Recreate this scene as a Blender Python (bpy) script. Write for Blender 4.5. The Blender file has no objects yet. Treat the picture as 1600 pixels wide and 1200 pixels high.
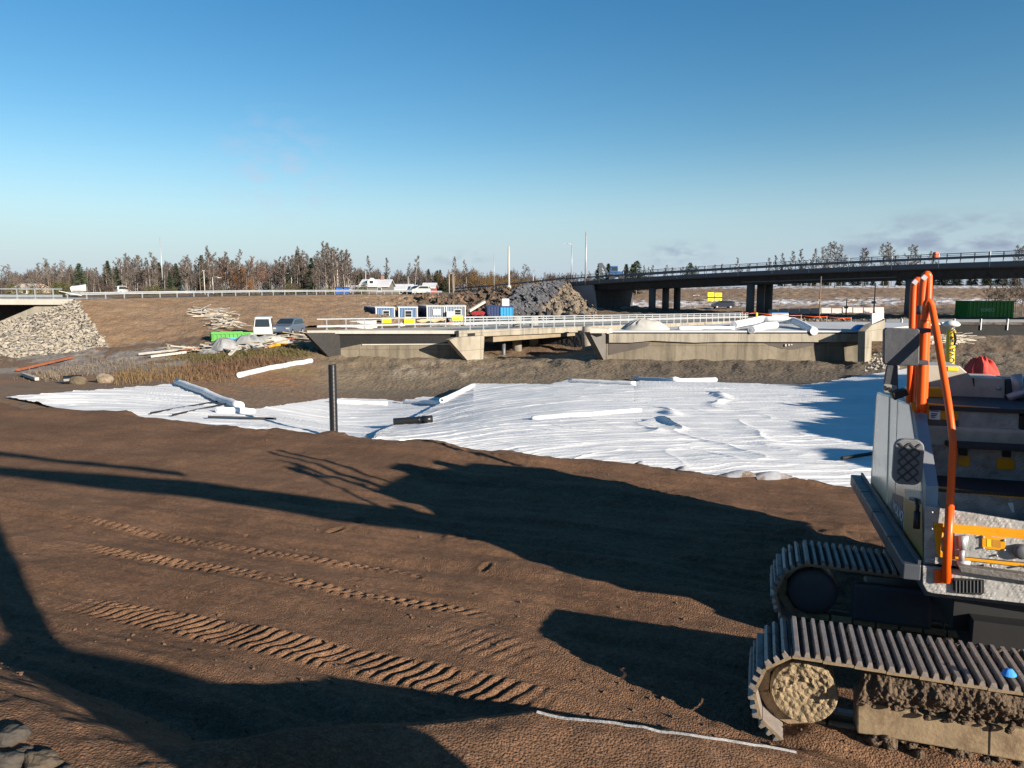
import bpy, math, random
import numpy as np
from mathutils import Vector, Matrix
R = math.radians
SC = bpy.context.scene
COL = SC.collection
rng = random.Random(7)

# ------------------------------------------------------------------ camera
FPX, CAMZ, TH = 1155.0, 4.2, R(7.30)
cT, sT = math.cos(TH), math.sin(TH)
def ray(px, py):
    a = (px-800.0)/FPX; b = -(py-600.0)/FPX
    return Vector((a, cT+b*sT, -sT+b*cT))
CAMP = Vector((0, 0, CAMZ))
def at(px, py, Y):
    d = ray(px, py); return CAMP + d*(Y/d.y)
def atz(px, py, z):
    d = ray(px, py); return CAMP + d*((z-CAMZ)/d.z)
def onplane(px, py, P, n):
    d = ray(px, py); return CAMP + d*((P-CAMP).dot(n)/d.dot(n))

cam = bpy.data.cameras.new('camera'); camo = bpy.data.objects.new('camera', cam); COL.objects.link(camo)
camo.location = CAMP; camo.rotation_euler = (R(90)-TH, 0, 0)
cam.sensor_width = 36; cam.lens = 36*FPX/1600; cam.clip_start = .05; cam.clip_end = 9000
SC.camera = camo

# ------------------------------------------------------------------ light
SUN_EL = R(16.0); SUN_DIR = Vector((math.cos(R(-44)), math.sin(R(-44)), 0))   # towards the sun, from above
SUNV = Vector((SUN_DIR.x*math.cos(SUN_EL), SUN_DIR.y*math.cos(SUN_EL), math.sin(SUN_EL)))
sl = bpy.data.lights.new('sun', 'SUN'); sl.energy = 5.0; sl.angle = R(.5); sl.color = (1, .9, .76)
so = bpy.data.objects.new('sun', sl); COL.objects.link(so)
so.rotation_euler = SUNV.to_track_quat('Z', 'Y').to_euler()
w = bpy.data.worlds.new('World'); SC.world = w; w.use_nodes = True
nt = w.node_tree; nt.nodes.clear()
out = nt.nodes.new('ShaderNodeOutputWorld'); bg = nt.nodes.new('ShaderNodeBackground')
sky = nt.nodes.new('ShaderNodeTexSky'); sky.sky_type = 'NISHITA'; sky.sun_disc = False
sky.sun_elevation = SUN_EL; sky.sun_rotation = math.atan2(SUN_DIR.x, SUN_DIR.y)
sky.air_density = 1.0; sky.dust_density = .1; sky.ozone_density = 1.6; sky.altitude = 100
bg.inputs['Strength'].default_value = .047
tc = nt.nodes.new('ShaderNodeTexCoord')
def wcloud(prev, px, py, rad, col, amt, sx=1.0, sz=1.0, scale=30):
    d = ray(px, py).normalized()
    sub = nt.nodes.new('ShaderNodeVectorMath'); sub.operation = 'SUBTRACT'; sub.inputs[1].default_value = d
    nt.links.new(tc.outputs['Generated'], sub.inputs[0])
    nz = nt.nodes.new('ShaderNodeTexNoise'); nz.inputs['Scale'].default_value = scale; nz.inputs['Detail'].default_value = 6
    mp = nt.nodes.new('ShaderNodeMapping'); mp.inputs['Scale'].default_value = (1, 1, 2.2)
    nt.links.new(tc.outputs['Generated'], mp.inputs[0]); nt.links.new(mp.outputs[0], nz.inputs[0])
    sc = nt.nodes.new('ShaderNodeVectorMath'); sc.operation = 'MULTIPLY'; sc.inputs[1].default_value = (1/(rad*sx), 1/(rad*sx), 1/(rad*sz))
    nt.links.new(sub.outputs[0], sc.inputs[0])
    ln = nt.nodes.new('ShaderNodeVectorMath'); ln.operation = 'LENGTH'; nt.links.new(sc.outputs[0], ln.inputs[0])
    m1 = nt.nodes.new('ShaderNodeMath'); m1.operation = 'SUBTRACT'; m1.use_clamp = True; m1.inputs[0].default_value = 1.0
    nt.links.new(ln.outputs['Value'], m1.inputs[1])
    mr = nt.nodes.new('ShaderNodeMapRange'); mr.inputs[1].default_value = .42; mr.inputs[2].default_value = .75
    nt.links.new(nz.outputs[0], mr.inputs[0])
    m2 = nt.nodes.new('ShaderNodeMath'); m2.operation = 'MULTIPLY'; nt.links.new(m1.outputs[0], m2.inputs[0]); nt.links.new(mr.outputs[0], m2.inputs[1])
    m3 = nt.nodes.new('ShaderNodeMath'); m3.operation = 'MULTIPLY'; m3.use_clamp = True; m3.inputs[1].default_value = amt; nt.links.new(m2.outputs[0], m3.inputs[0])
    mx = nt.nodes.new('ShaderNodeMix'); mx.data_type = 'RGBA'; mx.inputs[7].default_value = (*col, 1)
    nt.links.new(m3.outputs[0], mx.inputs[0]); nt.links.new(prev, mx.inputs[6])
    return mx.outputs[2]
hs = nt.nodes.new('ShaderNodeHueSaturation'); hs.inputs['Saturation'].default_value = 1.42; hs.inputs['Value'].default_value = 1.22
nt.links.new(sky.outputs[0], hs.inputs['Color'])
c = hs.outputs[0]
sx = nt.nodes.new('ShaderNodeSeparateXYZ'); nt.links.new(tc.outputs['Generated'], sx.inputs[0])
hz = nt.nodes.new('ShaderNodeMapRange'); hz.interpolation_type = 'SMOOTHERSTEP'; hz.inputs[1].default_value = -.05; hz.inputs[2].default_value = .22; hz.inputs[3].default_value = .95; hz.inputs[4].default_value = 0
nt.links.new(sx.outputs['Z'], hz.inputs[0])
hm_ = nt.nodes.new('ShaderNodeMix'); hm_.data_type = 'RGBA'; hm_.inputs[7].default_value = (4.1, 5.35, 7.2, 1)
nt.links.new(hz.outputs[0], hm_.inputs[0]); nt.links.new(c, hm_.inputs[6]); c = hm_.outputs[2]
c = wcloud(c, 440, 262, .10, (5.6, 5.4, 6.8), .55, 1, .8)
c = wcloud(c, 1510, 378, .16, (2.9, 3.5, 4.7), 1.7, 1, .28, 24)
c = wcloud(c, 1390, 392, .10, (3.0, 3.8, 4.9), 1.4, 1, .3, 24)
c = wcloud(c, 1060, 396, .07, (3.2, 4.1, 5.2), 1.2, 1, .3, 40)
c = wcloud(c, 720, 405, .05, (3.4, 4.2, 5.2), .8, 1, .3, 40)
nt.links.new(c, bg.inputs[0]); nt.links.new(bg.outputs[0], out.inputs[0])
SC.view_settings.view_transform = 'Standard'; SC.view_settings.look = 'None'
SC.view_settings.exposure = 1.2; SC.view_settings.gamma = 1; SC.view_settings.use_curve_mapping = False
SC.cycles.max_bounces = 5

# ------------------------------------------------------------------ materials
MATS = {}
def mat(name, col, rough=.7, metal=0.0, var=.12, vscale=3.0, bump=0.0, bscale=20.0, col2=None, spec=.4, attr=None, dirt=None, vor=0.0, vorscale=30.0):
    if name in MATS: return MATS[name]
    m = bpy.data.materials.new(name); m.use_nodes = True; t = m.node_tree; N = t.nodes; L = t.links
    b = N['Principled BSDF']; b.inputs['Roughness'].default_value = rough; b.inputs['Metallic'].default_value = metal
    b.inputs['Specular IOR Level'].default_value = spec
    g = N.new('ShaderNodeTexCoord')
    nz = N.new('ShaderNodeTexNoise'); nz.inputs['Scale'].default_value = vscale; nz.inputs['Detail'].default_value = 7; nz.inputs['Roughness'].default_value = .65
    L.new(g.outputs['Object'], nz.inputs[0])
    if attr:
        a = N.new('ShaderNodeAttribute'); a.attribute_name = attr; base = a.outputs['Color']
    else:
        rgb = N.new('ShaderNodeRGB'); rgb.outputs[0].default_value = (*col, 1); base = rgb.outputs[0]
    mr = N.new('ShaderNodeMapRange'); mr.inputs[1].default_value = .25; mr.inputs[2].default_value = .75
    mr.inputs[3].default_value = 1-var; mr.inputs[4].default_value = 1+var; L.new(nz.outputs[0], mr.inputs[0])
    mu = N.new('ShaderNodeVectorMath'); mu.operation = 'SCALE'; L.new(base, mu.inputs[0]); L.new(mr.outputs[0], mu.inputs['Scale'])
    cur = mu.outputs[0]
    if col2:
        n2 = N.new('ShaderNodeTexNoise'); n2.inputs['Scale'].default_value = vscale*.37; n2.inputs['Detail'].default_value = 8; n2.inputs['Roughness'].default_value = .7
        L.new(g.outputs['Object'], n2.inputs[0])
        r2 = N.new('ShaderNodeMapRange'); r2.inputs[1].default_value = .48; r2.inputs[2].default_value = .62; L.new(n2.outputs[0], r2.inputs[0])
        mx = N.new('ShaderNodeMix'); mx.data_type = 'RGBA'; mx.inputs[7].default_value = (*col2, 1)
        L.new(r2.outputs[0], mx.inputs[0]); L.new(cur, mx.inputs[6]); cur = mx.outputs[2]
    L.new(cur, b.inputs['Base Color'])
    if bump:
        n3 = N.new('ShaderNodeTexNoise'); n3.inputs['Scale'].default_value = bscale; n3.inputs['Detail'].default_value = 6; n3.inputs['Roughness'].default_value = .6
        L.new(g.outputs['Object'], n3.inputs[0])
        h = n3.outputs[0]
        if vor:
            v = N.new('ShaderNodeTexVoronoi'); v.inputs['Scale'].default_value = vorscale
            L.new(g.outputs['Object'], v.inputs['Vector'])
            ma = N.new('ShaderNodeMath'); ma.operation = 'MULTIPLY_ADD'; ma.inputs[1].default_value = -vor
            L.new(v.outputs['Distance'], ma.inputs[0]); L.new(h, ma.inputs[2]); h = ma.outputs[0]
        bp = N.new('ShaderNodeBump'); bp.inputs['Distance'].default_value = bump; bp.inputs['Strength'].default_value = 1
        L.new(h, bp.inputs['Height']); L.new(bp.outputs[0], b.inputs['Normal'])
    MATS[name] = m
    return m

# ------------------------------------------------------------------ objects
WL = {}
def link(o, parent=None, wl=Vector((0, 0, 0))):
    COL.objects.link(o)
    if parent is not None: o.parent = parent
    WL[o.name] = Vector(wl)
    return o
def tag(o, label=None, cat=None, group=None, kind=None):
    if label: o['label'] = label
    if cat: o['category'] = cat
    if group: o['group'] = group
    if kind: o['kind'] = kind
    return o
def thing(name, label, cat, loc=(0, 0, 0), group=None, rz=0.0):
    o = bpy.data.objects.new(name, None); o.empty_display_size = .3
    link(o, None, Vector(loc)); o.location = loc; o.rotation_euler = (0, 0, rz)
    return tag(o, label, cat, group)
def newmesh(name, V, F, m, smooth=False):
    me = bpy.data.meshes.new(name); me.from_pydata([tuple(v) for v in V], [], F)
    ms = m if isinstance(m, (list, tuple)) else [m]
    for x in ms: me.materials.append(x)
    if smooth: me.polygons.foreach_set('use_smooth', [True]*len(me.polygons))
    return me
def gridmesh(name, P, m, mask=None, smooth=True, colors=None):
    """P: (n,m,3) array of points"""
    n, k, _ = P.shape
    me = bpy.data.meshes.new(name)
    i = np.arange(n*k).reshape(n, k)
    q = np.stack([i[:-1, :-1], i[:-1, 1:], i[1:, 1:], i[1:, :-1]], -1).reshape(-1, 4)
    if mask is not None: q = q[mask.reshape(-1)]
    me.vertices.add(n*k); me.vertices.foreach_set('co', P.reshape(-1).astype(np.float32))
    me.loops.add(q.size); me.loops.foreach_set('vertex_index', q.reshape(-1).astype(np.int32))
    me.polygons.add(len(q)); me.polygons.foreach_set('loop_start', np.arange(0, q.size, 4, dtype=np.int32))
    me.polygons.foreach_set('loop_total', np.full(len(q), 4, np.int32))
    if smooth: me.polygons.foreach_set('use_smooth', np.ones(len(q), bool))
    me.materials.append(m); me.update(calc_edges=True)
    if colors is not None:
        a = me.color_attributes.new('Col', 'FLOAT_COLOR', 'POINT')
        cc = np.ones((n*k, 4), np.float32); cc[:, :3] = colors.reshape(-1, 3); a.data.foreach_set('color', cc.reshape(-1))
    return me
def meshobj(name, me, parent=None):
    o = bpy.data.objects.new(name, me)
    return link(o, parent, WL[parent.name] if parent is not None else (0, 0, 0))

class MB:
    def __init__(s): s.V = []; s.F = []
    def add(s, V, F):
        b = len(s.V); s.V += [Vector(v) for v in V]; s.F += [tuple(i+b for i in f) for f in F]; return s
    def box(s, c, size, M=None):
        hx, hy, hz = size[0]/2, size[1]/2, size[2]/2
        P = [Vector((x, y, z)) for x in (-hx, hx) for y in (-hy, hy) for z in (-hz, hz)]
        if M is not None: P = [M @ p for p in P]
        c = Vector(c)
        return s.add([p+c for p in P], [(0, 1, 3, 2), (4, 6, 7, 5), (0, 4, 5, 1), (2, 3, 7, 6), (0, 2, 6, 4), (1, 5, 7, 3)])
    def prism(s, pts, vec):
        n = len(pts); vec = Vector(vec); pts = [Vector(p) for p in pts]
        nrm = Vector((0, 0, 0))
        for i in range(n): nrm += (pts[i]-pts[0]).cross(pts[(i+1) % n]-pts[0])
        if nrm.dot(vec) > 0: pts = pts[::-1]
        V = pts + [p+vec for p in pts]
        F = [tuple(range(n)), tuple(range(2*n-1, n-1, -1))] + [((i+1) % n, i, n+i, n+(i+1) % n) for i in range(n)]
        return s.add(V, F)
    def tube(s, path, r, seg=8, cap=True, r1=None):
        path = [Vector(p) for p in path]; n = len(path); V = []; F = []
        ref = None
        for i, p in enumerate(path):
            t = (path[min(i+1, n-1)]-path[max(i-1, 0)]).normalized()
            if ref is None:
                ref = t.orthogonal().normalized()
            ref = (ref - t*ref.dot(t)).normalized(); b = t.cross(ref)
            rr = r if r1 is None else r+(r1-r)*i/max(1, n-1)
            for k in range(seg):
                a = 2*math.pi*k/seg; V.append(p + ref*(math.cos(a)*rr) + b*(math.sin(a)*rr))
        for i in range(n-1):
            for k in range(seg):
                F.append((i*seg+k, i*seg+(k+1) % seg, (i+1)*seg+(k+1) % seg, (i+1)*seg+k))
        if cap: F += [tuple(range(seg-1, -1, -1)), tuple((n-1)*seg+k for k in range(seg))]
        return s.add(V, F)
    def bar(s, a, b, w, h=None):
        a = Vector(a); b = Vector(b); d = b-a; L = d.length
        if L < 1e-6: return s
        M = d.to_track_quat('X', 'Z').to_matrix()
        return s.box((a+b)/2, (L, w, h if h else w), M)
    def lathe(s, c, prof, seg=20, M=None):
        c = Vector(c); V = []; F = []; n = len(prof)
        for (r, z) in prof:
            for k in range(seg):
                a = 2*math.pi*k/seg; p = Vector((r*math.cos(a), r*math.sin(a), z))
                V.append((M @ p if M is not None else p)+c)
        for i in range(n-1):
            for k in range(seg): F.append((i*seg+k, i*seg+(k+1) % seg, (i+1)*seg+(k+1) % seg, (i+1)*seg+k))
        F += [tuple(range(seg-1, -1, -1)), tuple((n-1)*seg+k for k in range(seg))]
        return s.add(V, F)
    def build(s, name, m, parent=None, smooth=False, bevel=0.0, label=None):
        wl = WL[parent.name] if parent is not None else Vector((0, 0, 0))
        me = newmesh(name, [v-wl for v in s.V], s.F, m, smooth)
        o = bpy.data.objects.new(name, me); link(o, parent, wl)
        if bevel:
            md = o.modifiers.new('bevel', 'BEVEL'); md.width = bevel; md.segments = 2; md.limit_method = 'ANGLE'
        if label: o['label'] = label
        return o
    def top(s, name, m, label, cat, group=None, kind=None, smooth=False, bevel=0.0):
        """a thing that is one mesh, its origin at the base"""
        b = Vector((sum(v.x for v in s.V)/len(s.V), sum(v.y for v in s.V)/len(s.V), min(v.z for v in s.V)))
        me = newmesh(name, [v-b for v in s.V], s.F, m, smooth)
        o = bpy.data.objects.new(name, me); link(o, None, b); o.location = b
        if bevel:
            md = o.modifiers.new('bevel', 'BEVEL'); md.width = bevel; md.segments = 2; md.limit_method = 'ANGLE'
        return tag(o, label, cat, group, kind)
def copy_tree(o, parent=None):
    c = o.copy(); COL.objects.link(c); WL[c.name] = Vector((0, 0, 0))
    if parent is not None: c.parent = parent
    for ch in list(o.children): copy_tree(ch, c)
    return c
def text_mesh(name, s, size, origin, right, up, m, parent, bold=0.0):
    cu = bpy.data.curves.new('t', 'FONT'); cu.body = s; cu.size = size; cu.extrude = .002; cu.offset = bold
    o = bpy.data.objects.new('t', cu); COL.objects.link(o)
    dg = bpy.context.evaluated_depsgraph_get(); dg.update()
    me = bpy.data.meshes.new_from_object(o.evaluated_get(dg)); bpy.data.objects.remove(o); bpy.data.curves.remove(cu)
    wl = WL[parent.name]; right = Vector(right).normalized(); up = Vector(up).normalized(); nn = right.cross(up)
    for v in me.vertices: v.co = Vector(origin)-wl+right*v.co.x+up*v.co.y+nn*v.co.z
    me.materials.clear(); me.materials.append(m); me.name = name
    return meshobj(name, me, parent)

# ------------------------------------------------------------------ noise
def hsh(ix, iy, s):
    n = (ix.astype(np.int64)*374761393 + iy.astype(np.int64)*668265263 + s*2147483647) & 0xffffffff
    n = ((n ^ (n >> 13))*1274126177) & 0xffffffff
    n = (n ^ (n >> 16)) & 0xffffff
    return n/float(0xffffff)
def vn(x, y, s=0):
    x = np.asarray(x, float); y = np.asarray(y, float)
    ix = np.floor(x); iy = np.floor(y); fx = x-ix; fy = y-iy
    fx = fx*fx*fx*(fx*(fx*6-15)+10); fy = fy*fy*fy*(fy*(fy*6-15)+10)
    a = hsh(ix, iy, s); b = hsh(ix+1, iy, s); c_ = hsh(ix, iy+1, s); d = hsh(ix+1, iy+1, s)
    return (a*(1-fx)+b*fx)*(1-fy)+(c_*(1-fx)+d*fx)*fy-.5
def fbm(x, y, o=4, s=0, g=.5):
    t = 0; a = 1
    for k in range(o):
        t = t+a*vn(x*2**k+k*17.3, y*2**k-k*9.1, s+k); a *= g
    return t
def sstep(a, b, x):
    t = np.clip((x-a)/(b-a), 0, 1); return t*t*(3-2*t)
# ------------------------------------------------------------------ terrain functions
CX = np.array([-900, 0, 100, 200, 330, 450, 500, 560, 680, 740, 850, 930, 1000, 1200, 1350, 1450, 1600, 2400.])
def ycrest(x): return np.interp(x, [-80, -40, -19.5, -5.2, 3.1, 7.4, 14, 30], [52, 36.5, 28, 22, 18.2, 15.6, 12.4, 5])
_yc = np.interp(CX, [-900, 0, 530, 1000, 1350, 1600, 2400], [40, 28, 22, 18.2, 15.5, 14, 11])
ZR = [  # (row offset or Y, z per column)
 ('d', -12, [-.8]*18), ('d', -1, [-.45]*18), ('d', 0, [-.32]*18),
 ('d', 4, [-.4, -.4, -.4, -.42, -.5, -.7, -.9, -1.0, -.8, -.65, -.5, -.5, -.5, -.5, -.5, -.5, -.5, -.5]),
 ('d', 9, [-.6, -.6, -.6, -.62, -.9, -1.3, -1.6, -1.7, -1.4, -1.1, -.85, -.8, -.8, -.8, -.8, -.8, -.8, -.8]),
 ('Y', 42, [-.95, -.95, -.95, -.95, -1.1, -1.8, -2.1, -2.35, -2.15, -1.9, -1.6, -1.5, -1.5, -1.5, -1.4, -1.3, -1.2, -1]),
 ('Y', 50, [-1.2, -1.2, -1.2, -1.1, -.9, -1.3, -2.3, -2.7, -2.55, -2.3, -2.05, -2., -2., -2., -1.9, -1.6, -1.4, -1]),
 ('Y', 57, [-1.1, -1.1, -1.0, -.7, -.2, -.2, -1.2, -1.35, -1.35, -1.4, -1.45, -1.3, -1.2, -1.2, -1.3, -1.4, -1.3, -1.1]),
 ('Y', 66, [-.9, -.9, -.7, -.3, .1, .2, 0, 0, -.2, -1.6, -1.6, -1.2, -.7, -.8, -1.0, -1.1, -1.1, -1.0]),
 ('Y', 80, [0, 0, 0, 0, .3, .3, .1, 0, 0, -.3, -.4, -.4, -.3, -.2, .1, .5, .6, .6]),
 ('Y', 100, [.5, .5, .5, .5, .5, .4, .2, .1, .1, .1, 0, -.2, -.2, -.1, .2, .6, .6, .6]),
 ('Y', 130, [2., 2., 2., 2., 2., 1.6, 1.3, 1.1, 1.1, 1.1, .6, .2, .2, .4, .7, .9, .9, .9]),
 ('Y', 160, [3., 3., 3., 3., 3., 3., 3., 3., 2.6, 2.4, 2., 1.4, 1.5, 1.9, 2.2, 2.3, 2.3, 2.3]),
 ('Y', 220, [3.3]*9+[3.3, 3.3, 3.3, 3.8, 4.1, 4.2, 4.2, 4.2, 4.2]),
 ('Y', 300, [3.4]*9+[3.5, 4, 4.6, 5.0, 5.4, 5.6, 5.6, 5.6, 5.6]),
 ('Y', 5000, [3.4]*9+[3.5, 4, 4.6, 5.0, 5.4, 5.6, 5.6, 5.6, 5.6])]
_ZY = np.array([[(_yc[j]+v if k == 'd' else v) for (k, v, z) in ZR] for j in range(18)])
_ZZ = np.array([[z[j] for (k, v, z) in ZR] for j in range(18)])
def zground0(x, y):
    x = np.asarray(x, float); y = np.asarray(y, float); sh = x.shape
    x = x.ravel(); y = np.maximum(y.ravel(), .5)
    px = 800+FPX*x/(.992*y+.6)
    zs = np.stack([np.interp(y, _ZY[j], _ZZ[j]) for j in range(18)])
    k = np.clip(np.searchsorted(CX, px)-1, 0, 16)
    t = np.clip((px-CX[k])/(CX[k+1]-CX[k]), 0, 1)
    i = np.arange(len(px))
    return (zs[k, i]*(1-t)+zs[k+1, i]*t).reshape(sh)
_TAP = [(.013*k, math.exp(-(k/3.6)**2)) for k in range(-7, 8)]; _ts = sum(w_ for _, w_ in _TAP); _TAP = [(o_, w_/_ts) for o_, w_ in _TAP]
def zground(x, y):
    y = np.asarray(y, float); x = np.asarray(x, float)
    return sum(wt*zground0(x+o*y, y+0*x) for o, wt in _TAP)
def pxof(x, y, z):
    zc = y*cT-(z-CAMZ)*sT; yc = y*sT+(z-CAMZ)*cT
    return 800+FPX*x/zc, 600-FPX*yc/zc
def hit(px, py, off=0.0):
    """where the line of sight through a photo pixel meets the bare ground"""
    px = np.asarray(px, float); py = np.asarray(py, float); sh = px.shape
    a = (px.ravel()-800)/FPX; b = -(py.ravel()-600)/FPX
    dx = a; dy = cT+b*sT; dz = -sT+b*cT
    lo = np.full(a.shape, 12.0); hi = np.full(a.shape, 12.0); done = np.zeros(a.shape, bool)
    Y = 12.0
    while Y < 420:
        Y2 = Y*1.02; t = Y2/dy; f = CAMZ+dz*t-off-zground(dx*t, np.full(a.shape, Y2))
        new = (~done) & (f < 0); lo[new] = Y; hi[new] = Y2; done |= new
        if done.all(): break
        Y = Y2
    hi[~done] = 420; lo[~done] = 410
    for _ in range(14):
        mid = (lo+hi)/2; t = mid/dy; f = CAMZ+dz*t-off-zground(dx*t, mid); neg = f < 0
        hi = np.where(neg, mid, hi); lo = np.where(neg, lo, mid)
    t = hi/dy
    return np.stack([dx*t, hi, CAMZ+dz*t], -1).reshape(sh+(3,))
def gpt(px, py): return Vector(hit(np.array([float(px)]), np.array([float(py)]))[0])
def zg1(x, y): return float(zground(np.array([x]), np.array([y]))[0])

# ------------------------------------------------------------------ main ground sheet
soil = mat('soil', (1, 1, 1), .95, var=.28, vscale=1.2, bump=.10, bscale=3.5, attr='Col', vor=.5, vorscale=4)
cc = np.concatenate([np.linspace(-1.6, -.75, 30)[:-1], np.linspace(-.75, .75, 520), np.linspace(.75, 1.7, 30)[1:]])
yy = np.geomspace(10, 6000, 620)
Yg, Cg = np.meshgrid(yy, cc, indexing='ij'); Xg = Cg*(.992*Yg+.6)
Zg = zground(Xg, Yg)
rough = np.interp(Yg, [10, 42, 50, 56, 75, 120, 200, 400], [.0, .0, .05, .22, .14, .2, .3, .0])
Zg = Zg + rough*fbm(Xg*.7, Yg*.7, 5, 3, .6)*1.3
PX, PY = pxof(Xg, Yg, Zg)
def blend(colr, col, m): return colr*(1-m[..., None])+np.array(col)*m[..., None]
n1 = fbm(Xg*.25, Yg*.25, 5, 11, .6); n2 = fbm(Xg*.9, Yg*.9, 4, 21, .6)
GC = np.zeros(Xg.shape+(3,)); GC[:] = (.150, .092, .052)
GC = blend(GC, (.19, .098, .042), sstep(-.1, .25, n1)*(PX < 520)*(Yg < 60))
bankm = sstep(470, 530, PX)*sstep(44, 48, Yg)*(Yg < 64)
GC = blend(GC, (.150, .112, .072), bankm)
GC = blend(GC, (.30, .25, .19), bankm*sstep(.08, .3, n2)*sstep(580, 640, PX)*(PX < 760)*sstep(51, 55, Yg)*.7)
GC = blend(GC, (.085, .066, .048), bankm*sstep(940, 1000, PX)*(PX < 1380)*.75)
GC = blend(GC, (.23, .19, .155), sstep(.0, .06, n1+.35-np.abs(PX-150)/330)*sstep(46, 50, Yg+n1*6)*(Yg < 66)*(PX < 330))
GC = blend(GC, (.145, .105, .045), sstep(-.05, .2, n1)*(PX > 320)*(PX < 500)*sstep(48, 52, Yg)*(Yg < 66))
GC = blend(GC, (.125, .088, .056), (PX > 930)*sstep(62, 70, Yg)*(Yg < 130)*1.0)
GC = blend(GC, (.22, .18, .15), (PX > 930)*sstep(.05, .25, n2)*sstep(68, 75, Yg)*(Yg < 110)*.8)
fld = (PX > 930)*sstep(125, 140, Yg)
GC = blend(GC, (.20, .125, .075), fld)
GC = blend(GC, (.25, .17, .10), fld*sstep(-.1, .3, n1)*.7)
snow = fld*(np.exp(-((Yg-150-n1*12)/8)**2)*sstep(-.12, .12, n2+n1*.5)+sstep(236, 262, Yg+n1*30)*sstep(-.2, .05, n2+n1))
GC = blend(GC, (.72, .74, .78), np.clip(snow, 0, 1)*.9)
GC = blend(GC, (.12, .09, .05), (PX <= 930)*sstep(140, 170, Yg))
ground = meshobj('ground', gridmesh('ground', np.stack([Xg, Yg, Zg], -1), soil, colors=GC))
tag(ground, kind='structure')

# ------------------------------------------------------------------ sand platform
SUNH = np.array([SUN_DIR.x, SUN_DIR.y])
def polypts(pix, z=0.0): return np.array([tuple(atz(p[0], p[1], z))[:2] for p in pix])
def along(x, y, P):
    """arc length along and signed distance to a polyline"""
    best = np.full(x.shape, 1e9); S = np.zeros(x.shape); D = np.zeros(x.shape); acc = 0
    for i in range(len(P)-1):
        a = P[i]; d = P[i+1]-a; L = np.hypot(*d); d = d/L
        t = (x-a[0])*d[0]+(y-a[1])*d[1]; tt = np.clip(t, 0, L)
        dd = np.hypot(x-a[0]-tt*d[0], y-a[1]-tt*d[1]); sg = np.sign(-(x-a[0])*d[1]+(y-a[1])*d[0])
        m = dd < best; best = np.where(m, dd, best); S = np.where(m, acc+tt, S); D = np.where(m, dd*sg, D); acc += L
    return S, D, acc
TRACKS = [  # pixel path, half width, pitch, skew, depth
 ([(60, 925), (250, 968), (480, 1020), (700, 1066), (905, 1098)], .25, .165, -.5, .085),
 ([(70, 838), (180, 862), (300, 882), (420, 905), (560, 928), (700, 948), (790, 964)], .13, .17, -.45, .06),
 ([(40, 792), (230, 828), (420, 858), (560, 878), (690, 900)], .08, .18, -.4, .03),
 ([(560, 720), (760, 752), (960, 780), (1120, 803)], .36, .18, -.5, .03),
 ([(640, 690), (800, 722), (980, 757), (1160, 790)], .3, .18, -.5, .026),
 ([(20, 700), (230, 742), (420, 772), (560, 800)], .3, .17, -.9, .016),
 ([(560, 975), (660, 988), (760, 1010), (900, 1042)], .3, .17, -.5, .018),
]
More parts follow.
